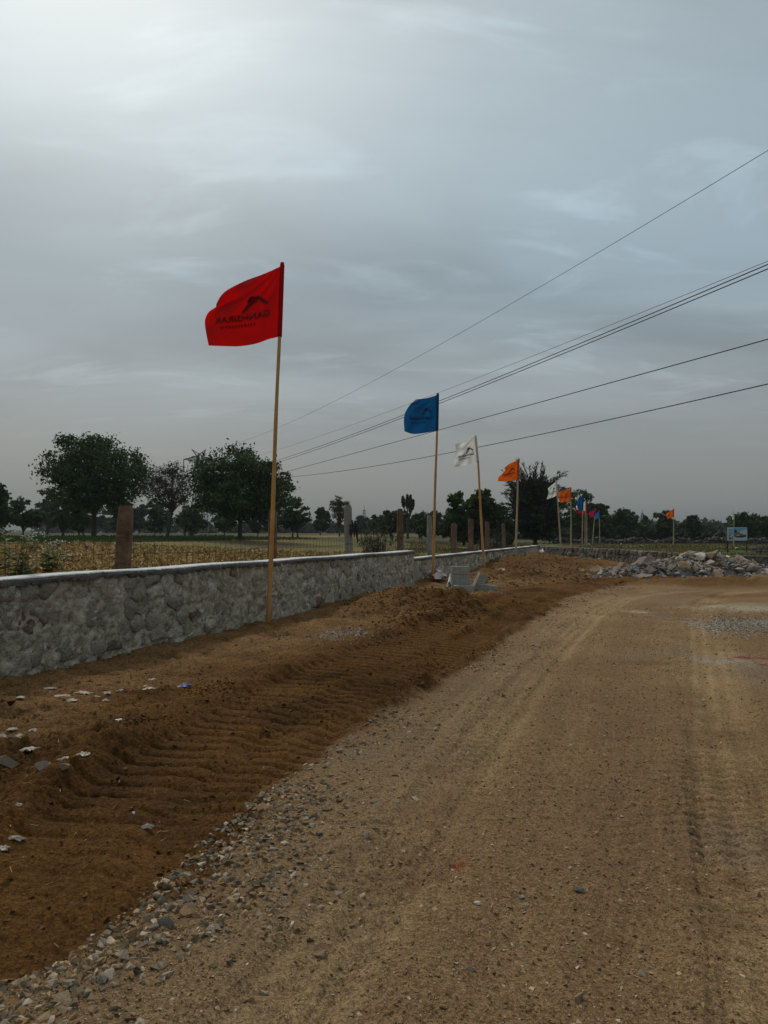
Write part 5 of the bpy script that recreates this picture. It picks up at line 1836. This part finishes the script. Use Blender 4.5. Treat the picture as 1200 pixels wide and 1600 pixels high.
def tufted_tree(px, top, d, label):
    rs = np.random.default_rng(77)
    c = at(px, 834, d)
    z = float(ground_z(c.x, d))
    H = at(600, top, d).z - z
    root = empty('tufted_tree', (c.x, d, z), label, 'tree', 'trees beyond the fields')
    mb = MB()
    P = []
    k = d / FPX
    for x, t0, t1 in ((-7.5, 0.72, 0.96), (-0.5, 0.70, 1.0), (4.5, 0.60, 0.99), (8.5, 0.66, 0.88)):
        mb.tube([(0, 0, -0.2), (0.1 * x * k, 0, H * 0.4), (x * k * 0.8, 0.2, H * t0), (x * k, 0.2, H * t1)], [0.2, 0.16, 0.09, 0.04], 6, False)
        n = 700
        f = rs.random(n)
        zz = H * (t0 + (t1 - t0) * f)
        r_ = 2.4 * k * np.sin(np.pi * (0.12 + 0.8 * f)) * np.sqrt(rs.random(n))
        a = rs.uniform(0, 6.28, n)
        P.append(np.stack([x * k * (0.8 + 0.2 * f) + r_ * np.cos(a), 0.2 + r_ * np.sin(a), zz], 1))
    mb.build('trunk', MAT['bark'], root, smooth=True)
    V, F = leaf_quads(np.concatenate(P), 0.26, rs)
    tag(obj('crown', mesh_np('crown', V, F), MAT['leaf2'], root), kind='stuff')


tufted_tree(637, 773, 122, 'tall thin tree with a few foliage tufts on bare stems')


def feathery(px0, px1, top, d, label, seed=5):
    """tamarisk-like: long wispy shoots fanning up and out"""
    rnd = random.Random(seed)
    rs = np.random.default_rng(seed)
    c = at((px0 + px1) / 2 + 4, 834, d)
    z = float(ground_z(c.x, d))
    H = at(600, top, d).z - z
    W = (px1 - px0) / FPX * d
    root = empty('feathery_tree', (c.x, d, z), label, 'tree', 'trees beyond the fields')
    mb = MB()
    Q = []
    for i in range(260):
        a = rnd.uniform(0, 6.28)
        z0 = H * rnd.uniform(0.12, 0.62)
        r0 = W * 0.18 * rnd.random()
        el = rnd.uniform(0.25, 1.35)
        L = W * rnd.uniform(0.26, 0.48) if el < 0.9 else H * rnd.uniform(0.26, 0.42)
        p = Vector((r0 * math.cos(a), r0 * math.sin(a), z0))
        v = Vector((math.cos(a) * math.cos(el), math.sin(a) * math.cos(el), math.sin(el)))
        pts = [p]
        for s in range(5):
            v = (v + Vector((rnd.gauss(0, 0.07), rnd.gauss(0, 0.07), 0.02 - 0.05 * s * (el < 0.7)))).normalized()
            p = p + v * (L / 5)
            if p.z > H:
                break
            pts.append(p.copy())
        if len(pts) < 3:
            continue
        mb.tube(pts, [0.035 * (1 - 0.8 * k / len(pts)) for k in range(len(pts))], 4, False)
        for k in range(1, len(pts)):
            A_, B_ = pts[k - 1], pts[k]
            for j in range(15):
                q = A_.lerp(B_, rnd.random())
                dv = ((B_ - A_).normalized() + Vector((rnd.gauss(0, 0.42), rnd.gauss(0, 0.42), rnd.gauss(0, 0.3)))).normalized()
                Q.append((q, dv, rnd.uniform(0.3, 0.65)))
    mb.tube([(0, 0, -0.2), (0.05, 0, H * 0.2), (0.0, 0, H * 0.5)], [0.22, 0.18, 0.08], 7, False)
    for k in range(5):
        a = k * 1.26
        mb.tube([(0, 0, H * 0.08), (math.cos(a) * W * 0.1, math.sin(a) * W * 0.1, H * 0.3), (math.cos(a) * W * 0.18, math.sin(a) * W * 0.18, H * 0.62)], [0.12, 0.09, 0.04], 5, False)
    mb.build('trunk', MAT['bark'], root)
    n = len(Q)
    A_ = np.array([q[0][:] for q in Q])
    D = np.array([q[1][:] for q in Q])
    Ls = np.array([q[2] for q in Q])[:, None]
    S = np.cross(D, rs.normal(size=(n, 3)))
    S /= np.linalg.norm(S, axis=1)[:, None] + 1e-9
    w = 0.032
    V = np.stack([A_ - S * w * .5, A_ + D * Ls * .5 - S * w, A_ + D * Ls, A_ + D * Ls * .5 + S * w], 1).reshape(-1, 3)
    # inner dense leaves
    m = 6000
    v = rs.normal(size=(m, 3))
    v /= np.linalg.norm(v, axis=1)[:, None]
    r_ = rs.random(m)[:, None] ** 0.4
    I = v * r_ * np.array((W * 0.33, W * 0.33, H * 0.34)) + np.array((0, 0, H * 0.42))
    V2, F2 = leaf_quads(I, 0.24, rs, 2.2)
    V = np.concatenate([V, V2])
    F = np.arange(len(V)).reshape(-1, 4)
    tag(obj('crown', mesh_np('crown', V, F), MAT['needle'], root), kind='stuff')


feathery(778, 886, 714, 74, 'large dark feathery tree with wispy upright shoots behind the lower wall')


# low twiggy shrub behind the wall, between the grey and the brown post
def twig_shrub(px0, px1, top, d, label, seed, name='twiggy_shrub', green=0.5):
    rnd = random.Random(seed)
    rs = np.random.default_rng(seed)
    c = at((px0 + px1) / 2, 834, d)
    z = float(ground_z(c.x, d))
    H = at(600, top, d).z - z
    W = (px1 - px0) / FPX * d
    root = empty(name, (c.x, d, z), label, 'shrub')
    mb = MB()
    P = []
    for i in range(60):
        a = rnd.uniform(0, 6.28)
        x0, y0 = rnd.gauss(0, W * 0.16), rnd.gauss(0, W * 0.12)
        hh = H * rnd.uniform(0.5, 1.05)
        sp = W * 0.32 * rnd.random()
        p1 = Vector((x0 + math.cos(a) * sp * 0.4, y0 + math.sin(a) * sp * 0.4, hh * 0.55))
        p2 = Vector((x0 + math.cos(a) * sp, y0 + math.sin(a) * sp, hh))
        mb.tube([(x0, y0, -0.1), p1, p2], [0.012, 0.008, 0.003], 4, False)
        for k in range(5):
            q = Vector((x0, y0, 0)).lerp(p1, rnd.random()) if rnd.random() < 0.3 else p1.lerp(p2, rnd.random())
            v = Vector((rnd.gauss(0, 1), rnd.gauss(0, 1), rnd.gauss(0.5, 0.6))).normalized() * W * 0.10
            mb.tube([q, q + v], [0.005, 0.002], 3, False)
            for j in range(4):
                P.append((q + v * rnd.random())[:])
    mb.build('stem', MAT['bark_dry'], root)
    P = np.array(P) + rs.normal(size=(len(P), 3)) * 0.04
    V, F = leaf_quads(P, 0.035, rs, 2.4)
    tag(obj('foliage', mesh_np('foliage', V, F), MAT['leaf2'], root), kind='stuff')


g = ray_line(585, 1.6)
twig_shrub(553, 620, 811, float(g[1]), 'low twiggy green shrub behind the wall between grey and brown posts', 3)
twig_shrub(752, 800, 826, 50, 'low scrub between the far fence posts and the feathery tree', 6)


# flowering weed at the left, behind the wall
def weed(px, py, tops, d_off, label, seed):
    rnd = random.Random(seed)
    g = ray_line(px, d_off)
    z = float(ground_z(g[0], g[1]))
    root = empty('flowering_weed', (g[0], g[1], z), label, 'plant', 'flowering weeds behind the wall')
    st = MB()
    LV, LF = [], []
    fl = MB()
    for (tx, ty, ff) in tops:
        t = at(tx, ty, g[1] + rnd.uniform(-0.15, 0.15))
        e = Vector((t.x - g[0], t.y - g[1], t.z - z))
        m = Vector((e.x * 0.35, e.y * 0.3, e.z * 0.62))
        st.tube([(rnd.uniform(-.03, .03), 0, -0.05), m * 0.5, m, e], [0.007, 0.006, 0.005, 0.003], 5, False)
        for k in range(34):
            f = rnd.uniform(0.2, 1.0)
            q = (m * 0.5).lerp(m, f * 2) if f < 0.5 else m.lerp(e, f * 2 - 1)
            a = rnd.uniform(0, 6.28)
            dv = Vector((math.cos(a), math.sin(a), rnd.uniform(-0.1, 0.6))).normalized()
            sv = dv.cross(Vector((0, 0, 1))).normalized()
            L = rnd.uniform(0.07, 0.15)
            w = L * 0.30
            b = len(LV)
            up = Vector((0, 0, 1))
            LV += [q, q + dv * L * 0.45 + sv * w + up * 0.01, q + dv * L - up * 0.015, q + dv * L * 0.45 - sv * w + up * 0.01, q + dv * L * 0.5 - up * 0.006]
            LF += [(b, b + 1, b + 4), (b + 1, b + 2, b + 4), (b + 2, b + 3, b + 4), (b + 3, b, b + 4)]
        if ff:
            for k in range(ff):
                q = e + Vector((rnd.gauss(0, 0.045), rnd.gauss(0, 0.04), rnd.gauss(0, 0.022)))
                st.tube([e - Vector((0, 0, 0.04)), q], [0.002, 0.0015], 3, False)
                r = rnd.uniform(0.006, 0.011)
                V = [q + Vector((r, 0, 0)), q + Vector((-r, 0, 0)), q + Vector((0, r, 0)), q + Vector((0, -r, 0)), q + Vector((0, 0, r)), q + Vector((0, 0, -r))]
                fl.add(V, [(0, 2, 4), (2, 1, 4), (1, 3, 4), (3, 0, 4), (2, 0, 5), (1, 2, 5), (3, 1, 5), (0, 3, 5)])
    st.build('stem', MAT['weed_stem'], root)
    tag(obj('leaves', ([tuple(v) for v in LV], LF), MAT['weed'], root), kind='stuff')
    if fl.v:
        tag(fl.build('blossoms', MAT['flower'], root), kind='stuff')


weed(10, 890, [(8, 828, 22), (40, 838, 10), (60, 833, 24), (45, 850, 0), (15, 858, 0), (-20, 840, 10)], 0.8, 'leggy flowering weed behind the wall with the highest white blossoms', 1)
weed(72, 892, [(78, 848, 16), (92, 848, 22), (72, 862, 8), (95, 862, 10), (108, 866, 6), (66, 872, 0), (84, 868, 0)], 0.8, 'bushy flowering weed with bright green leaves behind the wall', 2)
weed(30, 893, [(28, 874, 5), (40, 880, 3), (14, 878, 0), (35, 868, 0), (50, 878, 0)], 0.75, 'short greyish weed between two flowering ones', 3)


# ------------------------------------------------------------------ field cover
def field_cover():
    rs = np.random.default_rng(21)
    # maize stubble and dry leaves
    n = 60000
    d = 9 + 62 * rs.random(n) ** 1.7
    px = rs.uniform(-60, 640, n)
    X = (px - 600) / FPX * d
    Y = d
    u = ufield(X, Y)
    s_ = (X - W1A[0]) * WD[0] + (Y - W1A[1]) * WD[1]
    ok = (u > 1.3) & (u < 37) & (s_ < 42) & (vnoise(X * 0.35, Y * 0.35, 5) + 0.6 * rs.random(n) + 0.22 * np.sin(u * 2 * math.pi / 0.9 + 0.6 * fbm(X, Y, 0.3, 2, 6)) > 0.58)
    X, Y = X[ok], Y[ok]
    P = np.stack([X, Y, ground_z(X, Y) + rs.uniform(0.0, 0.10, len(X))], 1)
    V, F = leaf_quads(P, 0.075 + 0.0016 * Y, rs, 2.8, 0.8)
    me = mesh_np('crop_stubble', V, F)
    pal = np.array(((0.54, 0.37, 0.15), (0.42, 0.26, 0.085), (0.22, 0.12, 0.042), (0.62, 0.46, 0.21), (0.34, 0.23, 0.07)))
    C = np.repeat(pal[rs.integers(0, len(pal), len(P))] * rs.uniform(0.7, 1.15, len(P))[:, None], 4, 0)
    set_col(me, C)
    tag(obj('crop_stubble', me, MAT['stub']), 'dry yellow brown maize stubble covering the field', kind='stuff')

    def blades(name, n, dr, pr, sel, h, w, mat, label):
        d = rs.uniform(dr[0], dr[1], n)
        px = rs.uniform(pr[0], pr[1], n)
        X = (px - 600) / FPX * d
        u = ufield(X, d)
        s_ = (X - W1A[0]) * WD[0] + (d - W1A[1]) * WD[1]
        ok = sel(X, d, u, s_)
        X, Y = X[ok], d[ok]
        m = len(X)
        Z = ground_z(X, Y)
        hh = h * rs.uniform(0.5, 1.3, m)
        a = rs.uniform(0, 6.28, m)
        lx, ly = rs.normal(0, 0.25, m) * hh, rs.normal(0, 0.25, m) * hh
        ww = w * rs.uniform(0.6, 1.4, m)
        B0 = np.stack([X - np.cos(a) * ww, Y - np.sin(a) * ww, Z - 0.02], 1)
        B1 = np.stack([X + np.cos(a) * ww, Y + np.sin(a) * ww, Z - 0.02], 1)
        T = np.stack([X + lx, Y + ly, Z + hh], 1)
        V = np.stack([B0, B1, T], 1).reshape(-1, 3)
        tag(obj(name, mesh_np(name, V, np.arange(len(V)).reshape(-1, 3)), MAT[mat]), label, kind='stuff')
    blades('green_crop', 26000, (45, 100), (-60, 620), lambda X, Y, u, s: (u > 37) & (u < 51) & (s < 85), 0.28, 0.09, 'grass', 'strip of short green crop before the trees')
    blades('dry_grass', 26000, (28, 110), (640, 1210), lambda X, Y, u, s: ~in_poly(X, Y, LOT) & (u > -60) & (u < 30) & (vnoise(X * 0.25, Y * 0.25, 8) > 0.35) & ((u > 0.6) | (Y > 30)), 0.16, 0.05, 'drygrass', 'thin dry yellow grass beyond the walls')
    blades('green_weeds', 9000, (25, 100), (620, 1210), lambda X, Y, u, s: ~in_poly(X, Y, LOT) & (u > -60) & (u < 40) & (vnoise(X * 0.2, Y * 0.2, 18) > 0.62) & ((u > 0.6) | (Y > 30)), 0.20, 0.06, 'grass', 'patches of green weeds beyond the walls')
    # straw bits and a few grass tufts on the soil
    n = 500
    Y = 2 + 16 * rs.random(n) ** 1.4
    X = rs.uniform(-0.58, 0.3, n) * Y
    z, _, sd, _ = lot_fields(X, Y)
    ok = (sd > 0.1) & in_poly(X, Y, LOT)
    X, Y, z = X[ok], Y[ok], z[ok]
    m = len(X)
    a = rs.uniform(0, 6.28, m)
    L = 0.008 + 0.022 * rs.random(m) ** 2
    w = 0.0011 + 0.00016 * Y
    c = np.stack([X, Y, z + 0.006], 1)
    dx = np.stack([np.cos(a), np.sin(a), rs.normal(0, 0.2, m)], 1) * L[:, None]
    sx = np.stack([-np.sin(a), np.cos(a), np.zeros(m)], 1) * w[:, None]
    V = np.stack([c - dx - sx, c + dx - sx, c + dx + sx, c - dx + sx], 1).reshape(-1, 3)
    me = mesh_np('straw', V, np.arange(len(V)).reshape(-1, 4))
    set_col(me, np.repeat(np.array((0.36, 0.25, 0.12))[None] * rs.uniform(0.5, 1.3, m)[:, None], 4, 0))
    tag(obj('straw', me, MAT['stub']), 'bits of straw scattered on the loose soil', kind='stuff')


field_cover()


# ------------------------------------------------------------------ far boundary wall, stone platform, signboard
def far_wall():
    rnd = random.Random(2)
    A, B = at(862, 834, 104), at(1260, 834, 96)
    root = empty('dry_stone_wall', (A.x, A.y, float(ground_z(A.x, A.y))), 'long low dark dry stone wall far behind the rock heap', 'wall')
    P, S = [], []
    for i in range(1500):
        f = rnd.random()
        p = A.lerp(B, f)
        p.y += rnd.gauss(0, 0.25)
        z = float(ground_z(p.x, p.y))
        P.append((p.x - A.x, p.y - A.y, z + rnd.random() ** 1.2 * 0.85 * (0.75 + 0.25 * math.sin(f * 40)) - float(ground_z(A.x, A.y))))
        S.append(rnd.uniform(0.3, 0.7))
    o = merged('wall_stones', ROCKS[:12], P, S, lambda r: np.array((0.11, 0.095, 0.085)) * r.uniform(0.45, 1.5), 'vcol', rnd)
    o.parent = root


far_wall()


def platform():
    rnd = random.Random(6)
    c = at(1196, 834, 50)
    z = float(ground_z(c.x, c.y))
    root = empty('stone_platform', (c.x, c.y, z), 'low square platform of stacked dark stones right of the signboard', 'platform')
    for j in range(3):
        for i in range(5):
            w = 0.34
            V, F = [], []
            mb = MB()
            mb.box((-0.72 + i * 0.36 + (j % 2) * 0.08, rnd.uniform(-0.04, 0.04), 0.08 + j * 0.19), (w * rnd.uniform(0.85, 1.03), 0.8, 0.175), Euler((0, 0, rnd.uniform(-0.06, 0.06))).to_matrix(), 0.94)
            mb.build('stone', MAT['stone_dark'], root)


platform()


def signboard():
    d = 52.0
    p0, p1 = at(1136.5, 824, d), at(1167.5, 844.5, d)
    z = float(ground_z((p0.x + p1.x) / 2, d))
    cx = (p0.x + p1.x) / 2
    W, H = p1.x - p0.x, p0.z - p1.z
    zc = (p0.z + p1.z) / 2 - z
    root = empty('signboard', (cx, d, z), 'pale blue billboard with a house picture on two black posts', 'signboard')
    for s in (-1, 1):
        mb = MB()
        mb.box((s * (W / 2 - 0.02), 0.06, (zc + H / 2) / 2 - 0.1), (0.06, 0.05, zc + H / 2 + 0.2))
        mb.build('post', MAT['black'], root)
    mb = MB()
    mb.box((0, 0, zc), (W, 0.03, H))
    pan = mb.build('panel', MAT['sign_white'], root)
    q = [0]

    def pr(poly, mat, name='print'):
        q[0] += 1
        y = -0.018 - 0.0025 * q[0]
        V = [((x - 0.5) * W, y, zc + (0.5 - yy) * H) for x, yy in poly]
        obj(name, (V, [tuple(range(len(V) - 1, -1, -1))]), MAT[mat], pan)
    rect = lambda a, b, c, e: [(a, b), (c, b), (c, e), (a, e)]
    pr(rect(0.02, 0.03, 0.98, 0.97), 'sign_mid')
    pr(rect(0.30, 0.03, 0.98, 0.55), 'sign_blue', 'picture_sky')
    pr([(0.55, 0.55), (0.62, 0.30), (0.98, 0.12), (0.98, 0.55)], 'sign_mid')
    pr(rect(0.30, 0.74, 0.98, 0.97), 'sign_mid')
    pr([(0.32, 0.72), (0.32, 0.52), (0.44, 0.44), (0.55, 0.34), (0.66, 0.46), (0.86, 0.56), (0.94, 0.62), (0.94, 0.72), (0.70, 0.80), (0.45, 0.78)], 'sign_olive', 'picture_house')
    pr([(0.34, 0.26), (0.40, 0.14), (0.46, 0.22), (0.47, 0.38), (0.40, 0.44), (0.33, 0.38)], 'sign_dark', 'picture_tree')
    pr([(0.40, 0.66), (0.70, 0.64), (0.92, 0.62), (0.93, 0.70), (0.68, 0.76), (0.42, 0.74)], 'sign_dark')
    pr([(0.44, 0.58), (0.54, 0.55), (0.64, 0.60), (0.45, 0.63)], 'sign_white')
    pr(rect(0.86, 0.56, 0.94, 0.68), 'sign_dark')
    for y, w in ((0.14, 0.20), (0.22, 0.17), (0.36, 0.18), (0.46, 0.20), (0.52, 0.14)):
        pr(rect(0.06, y, 0.06 + w, y + 0.05), 'sign_grey', 'text_line')
    pr([(0.07 + 0.035 * math.cos(a) + 0.02, 0.64 + 0.05 * math.sin(a)) for a in np.linspace(0, 6.28, 9)[:-1]], 'sign_dark', 'icon')
    pr(rect(0.06, 0.76, 0.17, 0.90), 'sign_green', 'icon')
    pr(rect(0.19, 0.68, 0.27, 0.90), 'sign_grey', 'icon')


signboard()
for k, (px, py, d, s) in enumerate(((783, 853, 50, 0.35), (920, 851, 88, 0.5), (972, 849, 92, 0.6), (1093, 853, 60, 0.30), (1151, 854, 66, 0.4), (1003, 854, 80, 0.3))):
    p = at(px, py, d)
    z = float(ground_z(p.x, d))
    if k == 3:
        continue
    place(ROCKS[k], 'white_bundle', (p.x, d, z + s * 0.22), s, random.Random(k), 0.2, 'small white plastic bundle lying in the grass beyond the walls', 'litter', 'white litter in the far grass', mat='plastic')


# ------------------------------------------------------------------ power line
def lattice(mb, A, B, wa, wb, n, r):
    """square lattice mast between A and B"""
    A, B = Vector(A), Vector(B)
    cor = [(-1, -1), (1, -1), (1, 1), (-1, 1)]
    P = lambda i, c: A.lerp(B, i / n) + Vector((cor[c][0], cor[c][1], 0)) * ((wa + (wb - wa) * i / n) / 2)
    for c in range(4):
        mb.tube([P(i, c) for i in range(n + 1)], r, 4, False)
        for i in range(n):
            mb.tube([P(i, c), P(i + 1, (c + 1) % 4)], r * 0.6, 3, False)
            mb.tube([P(i, (c + 1) % 4), P(i + 1, c)], r * 0.6, 3, False)
            mb.tube([P(i, c), P(i, (c + 1) % 4)], r * 0.6, 3, False)


def pylon():
    d = 180.0
    c = at(311, 834, d)
    z = float(ground_z(c.x, d))
    root = empty('pylon', (c.x, d, z), 'steel lattice power pylon rising behind the wide tree', 'pylon')
    rel = lambda px, py: at(px, py, d) - Vector((c.x, d, z))
    zt = rel(311, 713).z
    mb = MB()
    lattice(mb, (0, 0, -0.3), (0, 0, zt * 0.62), 4.2, 1.9, 7, 0.10)
    lattice(mb, (0, 0, zt * 0.62), (0, 0, zt), 1.9, 1.3, 5, 0.09)
    mb.build('mast', MAT['steel'], root)
    for s in (-1, 1):
        ar = MB()
        e = rel(311 + s * 24, 718)
        zb_ = rel(311, 719).z
        for yy in (-0.6, 0.6):
            ar.tube([(s * 0.6, yy, zb_), (e.x, 0, e.z)], 0.09, 4, False)
            ar.tube([(s * 0.6, yy, zt), (e.x, 0, e.z + 0.1)], 0.08, 4, False)
            for k in range(5):
                f = k / 5
                g_ = (k + 0.5) / 5
                a = Vector((s * 0.6, yy, zb_)).lerp(Vector((e.x, 0, e.z)), f)
                b = Vector((s * 0.6, yy, zt)).lerp(Vector((e.x, 0, e.z + .1)), g_)
                a2 = Vector((s * 0.6, yy, zb_)).lerp(Vector((e.x, 0, e.z)), min(1, f + 0.2))
                ar.tube([a, b], 0.06, 3, False)
                ar.tube([b, a2], 0.06, 3, False)
        o = ar.build('cross_arm', MAT['steel'], root)
        ins = MB()
        q = Vector(e)
        for k in range(12):
            ins.tube([q - Vector((0, 0, 0.2 * k)), q - Vector((0, 0, 0.2 * k + 0.1)), q - Vector((0, 0, 0.2 * k + 0.2))], [0.08, 0.16, 0.08], 6, False)
        ins.build('insulator', MAT['steel'], o)
    hn = MB()
    pk = rel(299.5, 702)
    pk2 = rel(322, 702)
    for p_, s in ((pk, -1), (pk2, 1)):
        for yy in (-0.5, 0.5):
            hn.tube([(s * 0.65, yy, zt), p_], 0.08, 4, False)
            hn.tube([(-s * 0.65, yy, zt), p_], 0.08, 4, False)
        a0, b0 = Vector((s * 0.65, 0.5, zt)), Vector((-s * 0.65, 0.5, zt))
        for f in (0.25, 0.5, 0.75):
            hn.tube([a0.lerp(p_, f), b0.lerp(p_, f)], 0.05, 3, False)
    hn.build('earth_wire_peak', MAT['steel'], root)


pylon()


def cables():
    C = [([(330, 703), (760, 497), (1200, 235)], 35.0, 0.016, 322, 'highest single overhead wire'), ([(345, 725), (700, 608), (1200, 408)], 34.0, 0.014, 330, 'thin overhead wire just above the twin cables'),
         ([(450, 714), (690, 625), (1200, 413)], 35.0, 0.030, 333, 'upper cable of the twin pair'), ([(450, 717.5), (690, 629), (1200, 420)], 35.5, 0.030, 333, 'lower cable of the twin pair'),
         ([(455, 735), (700, 668), (1200, 530)], 35.0, 0.030, 333, 'overhead cable below the twin pair'), ([(455, 745), (800, 688), (1200, 600)], 35.0, 0.030, 333, 'lowest overhead cable in the sky')]
    for pts, dR, r, pxs, lab in C:
        a = at(pxs, 834, 180.0)
        b = at(1200, 834, dR)
        D = np.array([b.x - a.x, b.y - a.y])
        L = np.linalg.norm(D)
        D /= L
        ts, zs = [], []
        for px, py in pts:
            rr = ray(px, py)
            # intersect with the vertical plane through a along D
            den = rr[0] * D[1] - rr[1] * D[0]
            k = (a.x * D[1] - a.y * D[0]) / den
            p = rr * k
            ts.append((p[0] - a.x) * D[0] + (p[1] - a.y) * D[1])
            zs.append(CAM_H + p[2])
        co = np.polyfit(ts, zs, 2)
        mb = MB()
        P = []
        for t in np.linspace(0, L + 70, 60):
            P.append((a.x + D[0] * t, a.y + D[1] * t, float(np.polyval(co, t))))
        mb.tube(P, r, 5, True)
        tag(mb.build('overhead_cable', MAT['cable'], smooth=True), lab + ' running from the pylon', 'cable', 'overhead cables')
        # spacer clamp on the twin pair
    for px, py, d, lab in ((569, 790, 520, 'faint thin lattice mast far off beyond the feathery tree'), (1004, 796, 520, 'faint thin lattice mast far off above the tree row')):
        c = at(px, 834, d)
        z = float(ground_z(c.x, d))
        zt = at(px, py, d).z - z
        root = empty('lattice_mast', (c.x, d, z), lab, 'mast', 'far lattice masts')
        mb = MB()
        lattice(mb, (0, 0, -0.3), (0, 0, zt * 0.85), 3.6, 1.0, 9, 0.16)
        mb.build('mast', MAT['steel'], root)
        mb = MB()
        mb.tube([(0, 0, zt * 0.8), (0, 0, zt)], [0.25, 0.12], 5)
        for k in range(3):
            w_ = 2.2 - 0.5 * k
            mb.tube([(-w_, 0, zt * (0.62 + 0.1 * k)), (w_, 0, zt * (0.62 + 0.1 * k))], 0.15, 4)
        mb.build('antenna', MAT['steel'], root)


cables()


def far_wood():
    """hazy belts of trees near the horizon, too far to tell apart"""
    rs = np.random.default_rng(55)
    P = []
    for d, n, h in ((150, 70, 2.8), (330, 130, 7.0), (480, 170, 8.0)):
        for i in range(n):
            x = rs.uniform(0.12 if d < 200 else -0.62, 0.62) * d
            y = d + rs.normal(0, 12)
            zz = float(ground_z(x, y))
            hh = h * rs.uniform(0.45, 1.0)
            w = rs.uniform(2.5, 5)
            m = 90
            v = rs.normal(size=(m, 3))
            v /= np.linalg.norm(v, axis=1)[:, None]
            v *= rs.random(m)[:, None] ** 0.35
            P.append(v * np.array((w, w, hh * 0.5)) + np.array((x, y, zz + hh * 0.5)))
    P = np.concatenate(P)
    V, F = leaf_quads(P, 1.3, rs)
    tag(obj('far_wood', mesh_np('far_wood', V, F), MAT['leaf3']), 'hazy belt of distant trees on the horizon', kind='stuff')


far_wood()


# ------------------------------------------------------------------ haze
def haze():
    mb = MB()
    mb.box((0, 0, 24.0), (5600, 5600, 56.0))
    m = bpy.data.materials.new('haze')
    m.use_nodes = True
    n, l = m.node_tree.nodes, m.node_tree.links
    n.clear()
    pv = n.new('ShaderNodeVolumePrincipled')
    pv.inputs['Color'].default_value = (0.44, 0.47, 0.48, 1)
    pv.inputs['Density'].default_value = 0.0004
    out = n.new('ShaderNodeOutputMaterial')
    l.new(pv.outputs[0], out.inputs['Volume'])
    tag(mb.build('haze', m), kind='stuff')


haze()
